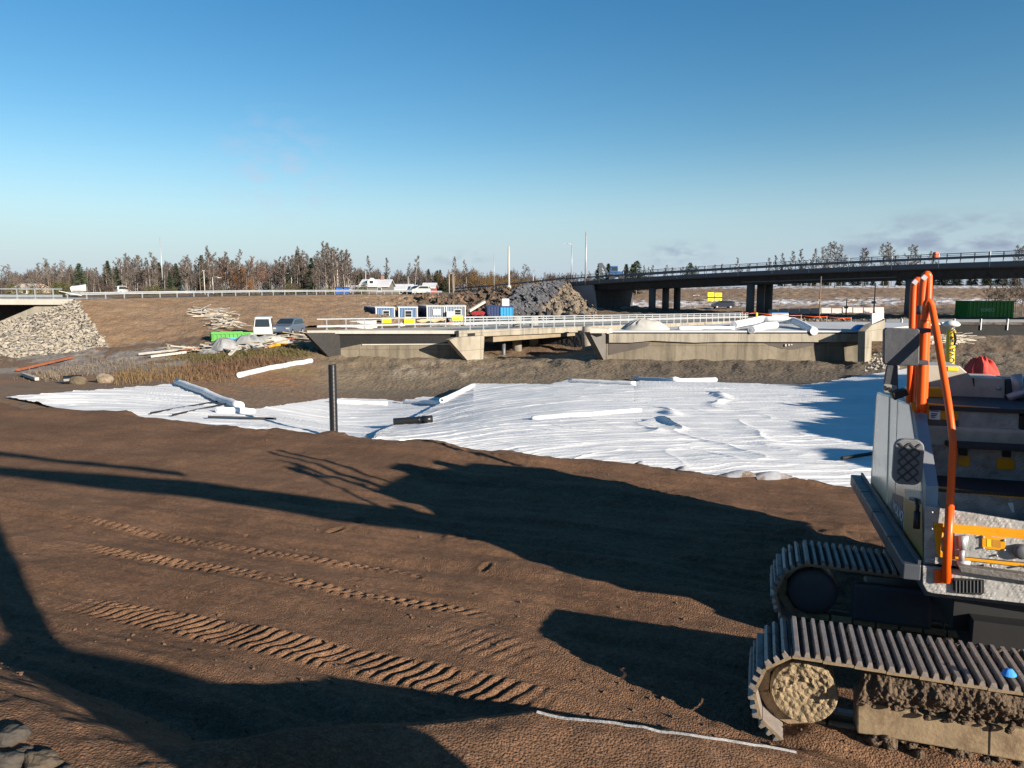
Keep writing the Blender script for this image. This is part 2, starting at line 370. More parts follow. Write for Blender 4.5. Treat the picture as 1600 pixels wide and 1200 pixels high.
def zsand(x, y):
    u = .93*x-.37*y; v = .37*x+.93*y
    z = .10*fbm(u*.13, v*.75, 4, 5)+.10*fbm(u*.3+3, v*.3, 3, 9)
    z = z+.055*fbm(u*.35, v*2.4, 3, 31)+.03*fbm(u*.25, v*5.5, 2, 33)
    for pix, hw, pit, skew, dep in TRACKS:
        S, D, Lt = along(x, y, polypts(pix)); m = (np.abs(D) < hw*1.8)
        wob = .5*fbm(S*.5, D*.5, 3, 41)
        edge = sstep(hw*1.15, hw*.75, np.abs(D+.06*wob))*sstep(0, 3.0, S)*sstep(Lt, Lt-1.2, S)
        ph = (S+skew*D+.07*wob+.05*vn(x*5, y*5, 43))/pit; tri = np.abs((ph % 1)-.5)*2
        fade = np.clip(.75+1.1*fbm(S*.5, D*.2+7, 3, 51)+.9*vn(x*4, y*4, 53), .05, 1.4)
        z = z+np.where(m, edge*dep*1.25*fade*(sstep(.1, .8, tri)-.75), 0)
        z = z+np.where(m, .035*np.exp(-((np.abs(D)-hw*1.2)/.09)**2)*edge.clip(.0, 1), 0)
    # lip above the cloth
    yc = ycrest(x)+.75*fbm(x*.35, x*0, 4, 61)+.22*vn(x*.9, x*0+4, 62)
    d = (y-yc)*.9
    z = z+.10*np.exp(-((d+.9)/.6)**2)*(1+fbm(x*.5, y*.5, 3, 63))
    scal = np.maximum(0, vn(x*1.1, y*0+1.5, 64)+.1)
    z = z+.46*scal*np.exp(-((d-.15)/.38)**2)
    z = z-.62*np.maximum(d, 0)-.12*np.maximum(d+1.6, 0)
    z = np.maximum(z, -6)
    # mound in front of the camera
    ym = np.interp(x, [-14, -6, -3.68, -2.14, -1.1, .2, 1.57, 2.5, 5], [8.0, 6.1, 5.0, 4.17, 4.94, 5.47, 5.63, 5.99, 5.7])+.10*fbm(x*1.3, x*0, 4, 71)
    hm = np.interp(x, [-14, -6, -3.68, -2.14, -1.1, .2, 1.57, 2.5, 3.2, 4], [1.45, 1.45, 1.45, 1.42, 1.15, .9, .6, .25, .08, -.2])+.05*fbm(x*2, y*2, 4, 72)
    dm = y-ym
    zm = hm-np.where(dm > 0, dm*.75, -dm*.05)-.05*np.exp(-(dm/.15)**2)
    z = np.maximum(z, zm)
    near = sstep(16, 7, y)
    z = z+near*.010*(np.abs(vn(x*13, y*13, 81))+np.abs(vn(x*21+3, y*21, 84)))+.016*fbm(x*3, y*3, 3, 82)
    rp = random.Random(17)
    for k in range(26):      # foot dents and small pits
        q = atz(rp.uniform(40, 1330), 640+260*rp.random()**1.3, 0); s_ = rp.uniform(.035, .085); a_ = rp.uniform(0, 3.1)
        m = (np.abs(x-q.x) < .8) & (np.abs(y-q.y) < .8)
        dx, dy = x-q.x, y-q.y; e1 = (dx*math.cos(a_)+dy*math.sin(a_))/(s_*1.7); e2 = (-dx*math.sin(a_)+dy*math.cos(a_))/s_; rr = e1*e1+e2*e2
        z = np.where(m, z-s_*.6*np.exp(-rr)+s_*.25*np.exp(-(np.sqrt(rr)-1.6)**2*4), z)
    # soil heaped against the near crawler track
    ts = (x-2.72)*.948-(y-6.43)*.317; tn = (x-2.72)*.317+(y-6.43)*.948
    z = z+(.13+.05*fbm(ts*1.5, tn*1.5, 3, 85))*np.exp(-((tn-.12)/.28)**2)*sstep(-.5, .2, ts)*sstep(9, 6, ts)
    # churned lumps beside the machine
    z = z+.06*np.exp(-((x-5.0)/1.3)**2-((y-11)/1.6)**2)*np.abs(fbm(x*1.6, y*1.6, 3, 83))*4
    return z
def zs1(x, y): return float(zsand(np.array([x]), np.array([y]))[0])
def nonuni(a, b, lo, hi, st, gr):
    v = list(np.arange(lo, hi, st)); s = st; p = lo
    L = []
    while p > a: s *= gr; p -= s; L.append(p)
    s = st; p = v[-1]; H = []
    while p < b: s *= gr; p += s; H.append(p)
    return np.array(L[::-1]+v+H)
xs = nonuni(-75, 38, -7.5, 6.2, .032, 1.045); ys = nonuni(-14, 62, 4.0, 12.0, .030, 1.018)
Ys, Xs = np.meshgrid(ys, xs, indexing='ij'); Zs = zsand(Xs, Ys)
keep = (Ys < ycrest(Xs)+6)[:-1, :-1]
sandm = mat('sand', (.160, .090, .053), .95, var=.24, vscale=.8, bump=.014, bscale=80, col2=(.120, .067, .040), spec=.12, vor=1.2, vorscale=46)
def pellets(m, scale, amt):
    """each grain of the coarse sand has its own tone"""
    t = m.node_tree; N = t.nodes; K = t.links; bs = N['Principled BSDF']; c_ = bs.inputs['Base Color'].links[0].from_socket
    g = N.new('ShaderNodeTexCoord'); cur = c_
    for sc_, am in ((scale, amt), (scale*.37, amt*.6)):
        v = N.new('ShaderNodeTexVoronoi'); v.inputs['Scale'].default_value = sc_; K.new(g.outputs['Object'], v.inputs['Vector'])
        s_ = N.new('ShaderNodeSeparateColor'); K.new(v.outputs['Color'], s_.inputs[0]); mr = N.new('ShaderNodeMapRange'); mr.inputs[3].default_value = 1-am; mr.inputs[4].default_value = 1+am; K.new(s_.outputs[0], mr.inputs[0])
        mu = N.new('ShaderNodeVectorMath'); mu.operation = 'SCALE'; K.new(cur, mu.inputs[0]); K.new(mr.outputs[0], mu.inputs['Scale']); cur = mu.outputs[0]
    K.new(cur, bs.inputs['Base Color'])
pellets(sandm, 46, .24)
sand = meshobj('sand_ground', gridmesh('sand_ground', np.stack([Xs, Ys, Zs], -1), sandm, mask=keep))
tag(sand, kind='structure')

# ------------------------------------------------------------------ white geotextile
def cloth_fine(m):
    """fine stretch creases running along the sheets"""
    t = m.node_tree; b = t.nodes['Principled BSDF']; g = t.nodes.new('ShaderNodeTexCoord'); prev = b.inputs['Normal'].links[0].from_socket
    wn = t.nodes.new('ShaderNodeTexNoise'); wn.inputs['Scale'].default_value = .5; t.links.new(g.outputs['Object'], wn.inputs[0])
    ad = t.nodes.new('ShaderNodeVectorMath'); ad.operation = 'MULTIPLY_ADD'; ad.inputs[1].default_value = (1.2, 1.2, 1.2); t.links.new(wn.outputs['Color'], ad.inputs[0]); t.links.new(g.outputs['Object'], ad.inputs[2])
    mp = t.nodes.new('ShaderNodeMapping'); mp.inputs['Scale'].default_value = (.35, 4.2, 1); mp.inputs['Rotation'].default_value = (0, 0, R(-8)); t.links.new(ad.outputs[0], mp.inputs[0])
    n = t.nodes.new('ShaderNodeTexNoise'); n.inputs['Scale'].default_value = 1.0; n.inputs['Detail'].default_value = 5; n.inputs['Roughness'].default_value = .6; t.links.new(mp.outputs[0], n.inputs[0])
    a = t.nodes.new('ShaderNodeMath'); a.operation = 'SUBTRACT'; a.inputs[1].default_value = .5; t.links.new(n.outputs[0], a.inputs[0])
    ab = t.nodes.new('ShaderNodeMath'); ab.operation = 'ABSOLUTE'; t.links.new(a.outputs[0], ab.inputs[0])
    bp = t.nodes.new('ShaderNodeBump'); bp.inputs['Distance'].default_value = .034; bp.inputs['Strength'].default_value = 1; bp.invert = True; t.links.new(ab.outputs[0], bp.inputs['Height']); t.links.new(prev, bp.inputs['Normal']); t.links.new(bp.outputs[0], b.inputs['Normal'])
cloth_m = mat('geotextile', (.66, .655, .65), .9, var=.04, vscale=.6, bump=.012, bscale=12, spec=.15, col2=(.61, .605, .60))
cloth_fine(cloth_m)
def geotextile(near, far, off, amp, sweep, nx, ny, seed, crumple=()):
    p = np.linspace(near[0][0], near[-1][0], nx); t = np.linspace(0, 1, ny)
    pn = np.interp(p, [a[0] for a in near], [a[1] for a in near]); pf = np.interp(p, [a[0] for a in far], [a[1] for a in far])
    T, P = np.meshgrid(t, p, indexing='ij')
    PYq = pn[None, :]*(1-T)+pf[None, :]*T
    ci = np.linspace(0, nx-1, nx//3).round().astype(int); ri = np.linspace(0, ny-1, ny//3).round().astype(int)
    Hc = hit(P[np.ix_(ri, ci)], PYq[np.ix_(ri, ci)], off)
    Hx = np.stack([np.stack([np.interp(np.arange(nx), ci, Hc[r_, :, q]) for r_ in range(len(ri))]) for q in range(3)], -1)
    fi = np.interp(np.arange(ny), ri, np.arange(len(ri))); k0 = np.minimum(np.floor(fi).astype(int), len(ri)-2); tt = (fi-k0)[:, None, None]
    H = Hx[k0]*(1-tt)+Hx[k0+1]*tt
    x, y = H[..., 0], H[..., 1]
    u = x; v = y-sweep(x)
    def ridge(f): return 1-2*np.abs(f)*1.6
    w_ = ridge(vn(u*.10+fbm(x*.3, y*.3, 3, seed)*.8, v*1.5+fbm(x*.25, y*.25, 2, seed+1)*1.6, seed+2))
    w2 = ridge(vn(u*.22, v*3.1+1.2*fbm(x*.5, y*.5, 2, seed+3), seed+4))
    big = fbm(x*.22, y*.22, 3, seed+5)
    w3 = ridge(vn(u*.45, v*6.3+1.5*fbm(x*.8, y*.8, 2, seed+6), seed+7))
    z = H[..., 2]+amp*(.55*np.clip(w_, 0, 1)**3+.32*np.clip(w2, 0, 1)**2+.16*np.clip(w3, 0, 1)**2)+.12*big*amp/.1
    for (cx, cy, rx, ry, am) in crumple:
        g = np.exp(-((P-cx)/rx)**2-((PYq-cy)/ry)**2)
        z = z+g*am*np.clip(ridge(vn(x*.75+y*.28+.5*fbm(x*.6, y*.4, 2, seed+11), y*.34-x*.3, seed+9)*1.25), 0, 1)**2
    z = z + .0
    return np.stack([x, y, z], -1)
near = [(574, 700), (600, 700), (700, 715), (850, 725), (1000, 740), (1200, 775), (1330, 790), (1480, 800)]
far = [(574, 697), (588, 676), (640, 655), (690, 630), (715, 615), (740, 599), (800, 599), (860, 600), (888, 594), (990, 598), (1000, 595), (1115, 598), (1250, 601), (1290, 597), (1400, 578), (1480, 566)]
_gx = np.linspace(-40, 60, 1001); _gs = 1.3*(1-sstep(-7, 5, _gx))+.18-.6*sstep(6, 20, _gx); _gi = np.cumsum(_gs)*.1
sw = lambda x: np.interp(x, _gx, _gi)
G = geotextile(near, far, .17, .055, sw, 760, 560, 101, ((1040, 658, 24, 16, .25), (1122, 622, 16, 12, .22), (1150, 690, 120, 40, .05), (880, 690, 80, 25, .04)))
sheets = []
big_cloth = meshobj('geotextile_sheet', gridmesh('geotextile_sheet', G, cloth_m))
sheets.append(big_cloth); tag(big_cloth, 'largest white sheet, wrinkled and crumpled, spread below the sand edge', 'geotextile')
near = [(300, 690), (400, 690), (500, 690), (600, 690), (690, 680)]
far = [(300, 660), (400, 639), (450, 632), (515, 623), (600, 624), (628, 628), (660, 620), (700, 622)]
G = geotextile(near, far, .03, .06, lambda x: .05*x, 320, 220, 131)
o = meshobj('geotextile_sheet', gridmesh('geotextile_sheet', G, cloth_m))
sheets.append(o); tag(o, 'flat white sheet with muddy end around the upright black pipe, in the lowest hollow', 'geotextile')
near = [(10, 621), (60, 631), (140, 652), (260, 680), (400, 690), (420, 680)]
far = [(10, 620.5), (60, 617), (130, 611), (200, 605), (270, 600), (285, 600), (340, 622), (385, 640), (420, 645)]
G = geotextile(near, far, .06, .085, lambda x: .16*x, 340, 180, 151)
o = meshobj('geotextile_sheet', gridmesh('geotextile_sheet', G, cloth_m))
sheets.append(o); tag(o, 'pointed white sheet on the left, its far corner under a thick white roll', 'geotextile')

# ------------------------------------------------------------------ embankments
def strip(name, foot, crest, m, colf, amp, n, k, plateau=14, seed=0, back=True, grow=1.0):
    fp = np.array([tuple(at(*f)) for f in foot]); cp = np.array([tuple(at(*c)) for c in crest])
    s = np.linspace(0, 1, n)
    def rs(P):
        L = np.concatenate([[0], np.cumsum(np.hypot(*(np.diff(P[:, :2], axis=0).T)))]); L /= L[-1]
        return np.stack([np.interp(s, L, P[:, i]) for i in range(3)], -1)
    if len(foot) == len(crest):
        q = np.linspace(0, 1, len(foot)); f = np.stack([np.interp(s, q, fp[:, i]) for i in range(3)], -1); c_ = np.stack([np.interp(s, q, cp[:, i]) for i in range(3)], -1)
    else: f = rs(fp); c_ = rs(cp)
    t = np.concatenate([[-.12], np.linspace(0, 1, k)])
    rows = [f+(c_-f)*tt for tt in t]
    P = np.stack(rows)
    x, y = P[..., 0], P[..., 1]; fade = np.minimum(1, (1-np.clip(t, 0, 1))*6)[:, None]
    a = np.broadcast_to(amp(s)[None, :], x.shape)
    P[..., 2] += a*fade*(fbm(x*.9, P[..., 2]*1.3+y*.5, 5, seed, .62)*1.6)
    P[..., 1] -= a*.5*fade*np.abs(fbm(x*1.6+9, P[..., 2]*2, 4, seed+5, .6))*1.5
    if back:
        d = (c_-f); d[:, 2] = 0; d /= np.linalg.norm(d, axis=1)[:, None]
        r1 = c_+d*plateau; r2 = c_+d*(plateau+14); r2[:, 2] -= 7
        P = np.concatenate([P, r1[None], r2[None]])
    col = colf(P)
    return meshobj(name, gridmesh(name, P, m, colors=col))
foot = [(176, 554, 60), (205, 548, 61), (330, 522, 66), (430, 512, 72), (480, 503, 80), (570, 501, 86), (640, 500, 92), (700, 497, 95), (760, 492, 98), (830, 490, 102), (935, 493, 104)]
crest = [(119, 468, 70.5), (150, 467.5, 72), (300, 464, 82), (400, 462, 90), (480, 461, 98), (560, 460, 108), (640, 460, 120), (700, 461, 128), (770, 455, 134), (830, 447, 138), (884, 441.5, 142)]
def ecol(P):
    x, y, z = P[..., 0], P[..., 1], P[..., 2]; px, py = pxof(x, y, z)
    a = fbm(x*.3, y*.3+z, 5, 201, .6); b = fbm(x*1.3, y*1.1+z*2, 4, 203, .65)
    c_ = np.zeros(x.shape+(3,)); c_[:] = (.190, .118, .066)
    c_ = blend(c_, (.215, .140, .082), sstep(-.1, .3, a)*.8)
    c_ = blend(c_, (.150, .098, .06), sstep(0, .4, b)*.25)
    c_ = blend(c_, (.33, .27, .20), sstep(.22, .4, b)*.8*sstep(500, 600, px)*(px < 690))
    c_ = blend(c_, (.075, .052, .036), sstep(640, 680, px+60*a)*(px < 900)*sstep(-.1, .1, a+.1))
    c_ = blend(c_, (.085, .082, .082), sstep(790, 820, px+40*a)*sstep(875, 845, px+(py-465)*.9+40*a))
    c_ = blend(c_, (.17, .135, .10), sstep(848, 872, px+(py-465)*.9+40*a))
    c_ = blend(c_, (.12, .11, .1), (np.arange(P.shape[0]) >= P.shape[0]-2)[:, None]*np.ones(x.shape))
    return c_
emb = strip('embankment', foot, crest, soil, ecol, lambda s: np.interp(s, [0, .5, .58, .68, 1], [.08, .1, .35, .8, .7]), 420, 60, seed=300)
tag(emb, kind='structure')
stone_m = mat('rubble', (1, 1, 1), .9, var=.35, vscale=2.2, bump=.3, bscale=2.5, attr='Col', vor=1.2, vorscale=2.6)
foot = [(-260, 575, 54), (-80, 566, 56), (0, 561, 57), (100, 557, 58.5), (178, 554, 60)]
crest = [(-260, 560, 60), (-80, 525, 66), (0, 504, 68), (62, 488, 69), (120, 467.5, 70.3)]
def scol(P):
    x, y, z = P[..., 0], P[..., 1], P[..., 2]; b = fbm(x*2.2, y*2+z*2, 4, 213, .7); a = fbm(x*.3, y*.3, 4, 215)
    c_ = np.zeros(x.shape+(3,)); c_[:] = (.28, .24, .19)
    c_ = blend(c_, (.36, .31, .25), sstep(0, .3, b)); c_ = blend(c_, (.2, .17, .13), sstep(.05, .4, -b)*.8)
    return blend(c_, (.27, .24, .18), sstep(-.1, .3, a)*.5)
o = strip('stone_slope', foot, crest, stone_m, scol, lambda s: s*0+.22, 260, 120, seed=330, back=False)
tag(o, kind='structure')
# loose stones on the rubble slopes and banks
def stones(name, pts, smin, smax, m, label, cat, seed):
    r = random.Random(seed); b = MB()
    for p in pts:
        s = smin+(smax-smin)*r.random()**2; V = []
        for (x, y, z) in ((1, 0, 0), (-1, 0, 0), (0, 1, 0), (0, -1, 0), (0, 0, 1), (0, 0, -1), (.7, .7, .3), (-.7, .6, .4), (.5, -.8, .3), (-.6, -.6, .5)):
            V.append((p[0]+s*x*r.uniform(.6, 1.1), p[1]+s*y*r.uniform(.6, 1.1), p[2]+s*z*r.uniform(.5, .9)))
        F = [(0, 6, 4), (6, 2, 4), (2, 7, 4), (7, 1, 4), (1, 9, 4), (9, 3, 4), (3, 8, 4), (8, 0, 4), (6, 0, 5), (2, 6, 5), (7, 2, 5), (1, 7, 5), (9, 1, 5), (3, 9, 5), (8, 3, 5), (0, 8, 5)]
        b.add(V, F)
    o = b.top(name, m, label, cat, kind='stuff')
    return o
def on_obj(o, n, seed, test=None):
    me = o.data; r = random.Random(seed); P = []
    k = len(me.vertices)
    while len(P) < n:
        v = me.vertices[r.randrange(k)].co
        if test is None or test(v): P.append(v.copy()+Vector((r.uniform(-.2, .2), r.uniform(-.2, .2), 0)))
    return P
pale_stone = mat('pale_stone', (.30, .265, .215), .9, var=.4, vscale=.7, bump=.05, bscale=6)
dark_stone = mat('dark_stone', (.085, .085, .092), .8, var=.5, vscale=.5, bump=.05, bscale=6)
brown_stone = mat('brown_stone', (.20, .155, .11), .9, var=.4, vscale=.7, bump=.05, bscale=6)
stones('rubble', on_obj(o, 3200, 5), .05, .2, pale_stone, 'pale broken stones covering the slope under the left bridge', 'rubble', 5)
def inpx(a, b, slope=0, y0=465):
    def t(v):
        px, py = pxof(v.x, v.y, v.z); return a < px+(py-y0)*slope < b and v.y < 141
    return t
stones('rubble', on_obj(emb, 1100, 6, inpx(800, 862, .9)), .3, 1.0, dark_stone, 'dark blasted stones heaped beside the overpass abutment', 'rubble', 6)
stones('rubble', on_obj(emb, 500, 8, inpx(862, 990, .9)), .15, .5, brown_stone, 'brown stony slope right against the overpass abutment', 'rubble', 8)
stones('rubble', on_obj(emb, 260, 9, inpx(650, 800)), .2, .9, mat('dark_clod', (.09, .06, .04), .95, var=.4, bump=.1, bscale=3), 'dark earth clods on the churned embankment behind the cabins', 'clods', 9)

# loose clods and pebbles on the sand
r = random.Random(91); P = []
Q = [atz(r.uniform(-20, 1620), 640+560*r.random()**.6, 0) for i in range(900)]; qx = np.array([q.x for q in Q]); qy = np.array([q.y for q in Q]); qz = zsand(qx, qy)
P = [Vector((x, y, z+.004)) for x, y, z in zip(qx, qy, qz) if y < ycrest(x)-.4]
stones('clods', P, .006, .034, mat('sand_clod', (.11, .066, .040), .95, var=.4, vscale=6), 'loose little clods scattered over the brown sand', 'clods', 92)
# ------------------------------------------------------------------ concrete bridges
conc = mat('concrete', (.28, .25, .20), .85, var=.16, vscale=.5, bump=.02, bscale=5, col2=(.225, .195, .15))
conc_light = mat('concrete_light', (.40, .375, .33), .85, var=.12, vscale=.8, bump=.02, bscale=5, col2=(.34, .315, .275))
conc_soil = mat('concrete_soiled', (.175, .147, .108), .9, var=.22, vscale=.6, bump=.03, bscale=4, col2=(.120, .098, .070))
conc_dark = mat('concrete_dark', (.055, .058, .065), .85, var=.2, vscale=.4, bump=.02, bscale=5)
bitumen = mat('bitumen', (.014, .0125, .012), .6, var=.3, vscale=.8, bump=.02, bscale=4)
galv = mat('galvanised_steel', (.34, .36, .38), .5, metal=.4, var=.12, vscale=2)
galv_dk = mat('weathered_steel', (.11, .115, .125), .55, metal=.3, var=.15, vscale=2)
asphalt = mat('asphalt', (.07, .07, .075), .9, var=.2, vscale=1)
steel_blk = mat('black_plastic', (.012, .012, .014), .35, var=.15, vscale=3)
def formwork(m, sx=.42, sz=.8):
    """panel joints and run-down stains of cast concrete"""
    t = m.node_tree; N = t.nodes; K = t.links; bs = N['Principled BSDF']; col = bs.inputs['Base Color'].links[0].from_socket
    g = N.new('ShaderNodeTexCoord'); sp = N.new('ShaderNodeSeparateXYZ'); cb = N.new('ShaderNodeCombineXYZ'); K.new(g.outputs['Object'], sp.inputs[0])
    K.new(sp.outputs['X'], cb.inputs['X']); K.new(sp.outputs['Z'], cb.inputs['Y'])
    br_ = N.new('ShaderNodeTexBrick'); br_.offset = 0; br_.inputs['Scale'].default_value = 1.0; br_.inputs['Brick Width'].default_value = 2.4; br_.inputs['Row Height'].default_value = 1.25; br_.inputs['Mortar Size'].default_value = .018; br_.inputs['Mortar Smooth'].default_value = .3
    br_.inputs['Color1'].default_value = (1, 1, 1, 1); br_.inputs['Color2'].default_value = (.86, .86, .86, 1); br_.inputs['Mortar'].default_value = (.5, .5, .5, 1); K.new(cb.outputs[0], br_.inputs['Vector'])
    mp = N.new('ShaderNodeMapping'); mp.inputs['Scale'].default_value = (2.2, 2.2, .22); K.new(g.outputs['Object'], mp.inputs[0])
    nz = N.new('ShaderNodeTexNoise'); nz.inputs['Scale'].default_value = 1.0; nz.inputs['Detail'].default_value = 5; K.new(mp.outputs[0], nz.inputs[0])
    mr = N.new('ShaderNodeMapRange'); mr.inputs[1].default_value = .5; mr.inputs[2].default_value = .72; mr.inputs[3].default_value = 1.0; mr.inputs[4].default_value = .58; K.new(nz.outputs[0], mr.inputs[0])
    m1 = N.new('ShaderNodeMix'); m1.data_type = 'RGBA'; m1.blend_type = 'MULTIPLY'; m1.inputs[0].default_value = 1; K.new(col, m1.inputs[6]); K.new(br_.outputs['Color'], m1.inputs[7])
    m2 = N.new('ShaderNodeVectorMath'); m2.operation = 'SCALE'; K.new(m1.outputs[2], m2.inputs[0]); K.new(mr.outputs[0], m2.inputs['Scale']); K.new(m2.outputs[0], bs.inputs['Base Color'])
formwork(conc); formwork(conc_soil); formwork(conc_dark)
AX = Vector((.67, .742, 0)).normalized()         # along both new bridges, away from us
def vplane(P, d):                                # vertical plane through P holding direction d
    n = Vector((d.y, -d.x, 0)); return lambda px, py: onplane(px, py, P, n)
def railing(name, parent, P, Q, h, n, m, bars=(1.0, .62), mid=None, pr=.05, br=.05, subs=True):
    """railing from P to Q with n posts: rails as one mesh, each post its own sub-part"""
    P = Vector(P); Q = Vector(Q); b = MB()
    for f in bars:
        b.bar(P+Vector((0, 0, h*f)), Q+Vector((0, 0, h*f)), br*1.3, br*1.6)
    if mid: 
        for f in mid: b.bar(P+Vector((0, 0, h*f)), Q+Vector((0, 0, h*f)), .05, .24*h)
    r = b.build(name, m, parent)
    L = (Q-P)
    for i in range(n):
        p = P+L*((i+.5)/n)
        b = MB(); b.box(p+Vector((0, 0, h/2)), (pr, pr, h)); b.box(p+Vector((0, 0, .02)), (pr*2.6, pr*2.6, .04))
        b.build('post', m, r)
    return r
# ---- left of the two new bridges
bl = thing('bridge', 'unfinished concrete bridge whose bare end shows a black tarred band, railing along its deck', 'bridge', at(610, 570, 58.5))
Y0 = 58.3
W = lambda px, py, Y=Y0: at(px, py, Y)
ztop = W(715, 516).z; zb = W(610, 576).z
back = MB().prism([Vector((W(497, 520).x, Y0, ztop-.25)), Vector((W(742, 516).x, Y0, ztop-.25)), Vector((W(742, 516).x, Y0, zb-1)), Vector((W(497, 520).x, Y0, zb-1))], (0, .8, 0))
back.build('back_wall', conc_soil, bl)
bb = MB().prism([W(497, 522.5), W(742, 521), W(742, 536), W(566, 537.2), W(552, 540), W(528, 545), W(516, 551), W(497, 553)], (0, -.03, 0)); bb.build('dark_band', bitumen, bl)
lip = MB().prism([W(566, 537.6, Y0-.03), W(742, 536.4, Y0-.03), W(742, 538.2, Y0-.03), W(566, 539.4, Y0-.03)], (0, -.06, 0)); lip.build('ledge', conc_light, bl)
# wing walls: triangular, running towards us along the axis
def wing(root_px, Yr, pts, th, m, parent, name='wing_wall'):
    P = at(root_px, 540, Yr); f = vplane(P, AX); nrm = Vector((AX.y, -AX.x, 0))
    return MB().prism([f(*p) for p in pts], -nrm*th).build(name, m, parent), f
wing(757, 58.6, [(702, 531), (712, 527.5), (757, 524.5), (755, 562), (748, 580), (740, 574)], .45, conc, bl)
wing(530, 58.2, [(478, 520.5), (530, 520), (536, 577), (530, 574)], .4, bitumen, bl)
# deck: slab from the back wall away along the axis
A0 = Vector((W(482, 520).x, Y0-.35, ztop)); A1 = Vector((W(716, 516).x, Y0-.35, ztop))
DL = 53; drop = Vector((0, 0, -.85))
dk = MB(); dk.prism([A0, A1, A1+AX*DL+drop, A0+AX*DL+drop], (0, 0, -.26)); dk.build('deck', conc_light, bl)
N0 = Vector((AX.y, -AX.x, 0))
edge = MB(); E0 = A1-AX*.2; E1 = A1+AX*DL+drop
edge.prism([E0, E1, E1+Vector((0, 0, -.52)), E0+Vector((0, 0, -.52))], N0*.32); edge.build('edge_beam', conc, bl)
g = MB(); G0 = A1+AX*4.0+Vector((0, 0, -.26)); G1 = A1+AX*22+Vector((0, 0, -.55))
g.prism([G0, G1, G1+Vector((0, 0, -.55)), G0+Vector((0, 0, -.85))], -N0*1.2); gb = g.build('girder', mat('girder_wood', (.22, .175, .12), .85, var=.2, vscale=1.2, col2=(.18, .14, .09)), bl)
for k in range(7):
    p = G0+(G1-G0)*(.1+.13*k)+Vector((0, 0, -.28)); MB().bar(p, p+N0*.28, .1, .1).build('drain_pipe', galv, gb)
for (px, Y) in ((808, 67.5), (834, 71), (787, 64)):
    p = at(px, 565, Y); r = .42 if px != 787 else .17
    MB().lathe((p.x, p.y, -2.3), [(r, 0), (r, 4.0 if px != 787 else 1.9)], 18).build('pier' if px != 787 else 'pipe_post', conc if px != 787 else galv_dk, bl, True)
railing('railing', bl, A1+AX*.5+N0*.1, A1+AX*(DL-1)+N0*.1+drop, 1.0, 34, galv, bars=(1.0, .80), mid=(.52,), pr=.085, br=.055)
railing('railing', bl, A0+AX*.6+Vector((.25, 0, 0)), A0+AX*30+Vector((.25, 0, -.5)), .86, 16, galv, bars=(1.0, .38, .30), pr=.08, br=.05)
# ---- right of the two new bridges
br = thing('bridge', 'wide unfinished concrete bridge end with white rolls and sheeting lying on its deck', 'bridge', at(1150, 565, 57.2))
Y1 = 57.0
W2 = lambda px, py, Y=Y1: at(px, py, Y)
zt2 = W2(1150, 516.5).z
xl, xr = W2(948, 516).x, W2(1352, 516).x
MB().prism([Vector((xl, Y1, zt2-.2)), Vector((xr, Y1, zt2-.2)), Vector((xr, Y1, -3.2)), Vector((xl, Y1, -3.2))], (0, .8, 0)).build('back_wall', conc_soil, br)
MB().prism([W2(951, 519), W2(1352, 519), W2(1352, 534), W2(1200, 534), W2(1130, 533.5), W2(1085, 535), W2(1018, 532), W2(985, 535), W2(951, 535)], (0, -.28, 0)).build('end_beam', conc, br)
MB().prism([W2(951, 535.6), W2(1016, 535.2), W2(1012, 541), W2(992, 546), W2(972, 550), W2(951, 555)], (0, -.03, 0)).build('dark_band', mat('dark_brown_patch', (.062, .050, .044), .7, var=.25, vscale=.8), br)  # dark patch below the beam, its shade put into the colour
MB().prism([W2(1190, 534.6), W2(1300, 534.6), W2(1262, 541.5), W2(1240, 546), W2(1222, 545), W2(1205, 540)], (0, -.03, 0)).build('dark_band', MATS['dark_brown_patch'], br)  # second dark brown patch hanging below the beam
wing(953, 57.4, [(921, 519), (953, 520), (952, 566), (946, 568)], .5, mat('bitumen_grey', (.105, .098, .090), .8, var=.2, vscale=.8), br)
capf = MB(); cp = [at(921, 517, 55.6), at(953, 520, Y1), at(951, 513, Y1+1.2), at(924, 511, 56.6)]
capf.prism([at(922, 520.5, 55.2), at(953, 520.5, 55.2), at(951, 513.5, 55.2), at(922, 512.5, 55.2)], (.3, .7, 0)); capf.build('wing_cap', conc_light, br)
wing(1386, 58.6, [(1352, 518), (1362, 508), (1383, 500), (1381, 533), (1362, 533), (1361, 563), (1351, 566)], .5, conc, br)
f = vplane(at(1386, 540, 58.6), AX)
for i in range(6):
    MB().prism([f(1360.5+i*3.1, 506-i*1.4), f(1363.3+i*3.1, 504.6-i*1.4), f(1363.3+i*3.1, 489.5-i*.4), f(1360.5+i*3.1, 490-i*.4)], N0*.1).build('formwork_board', mat('pale_board', (.5, .49, .46), .8, var=.1), br)
B0 = Vector((xl, Y1-.28, zt2)); B1 = Vector((xr, Y1-.28, zt2))
MB().prism([B0, B1, B1+AX*26+Vector((0, 0, -.15)), B0+AX*26+Vector((0, 0, -.15))], (0, 0, -.22)).build('deck', mat('deck_cloth', (.46, .46, .46), .85, var=.08, vscale=.5, bump=.02, bscale=2, col2=(.36, .36, .36)), br)
for k, px in enumerate((1226, 1231, 1235)): MB().prism([W2(px, 537.5, Y1-.05), W2(px+2.6, 537.5, Y1-.05), W2(px+2.6, 541-k*.9, Y1-.05), W2(px, 541-k*.9, Y1-.05)], (0, -.1, 0)).build('white_bracket', conc_light, br)
p = at(918, 560, 66); MB().lathe((p.x, p.y, -2.2), [(.5, 0), (.5, 3.1)], 18).build('pier', conc, br, True)
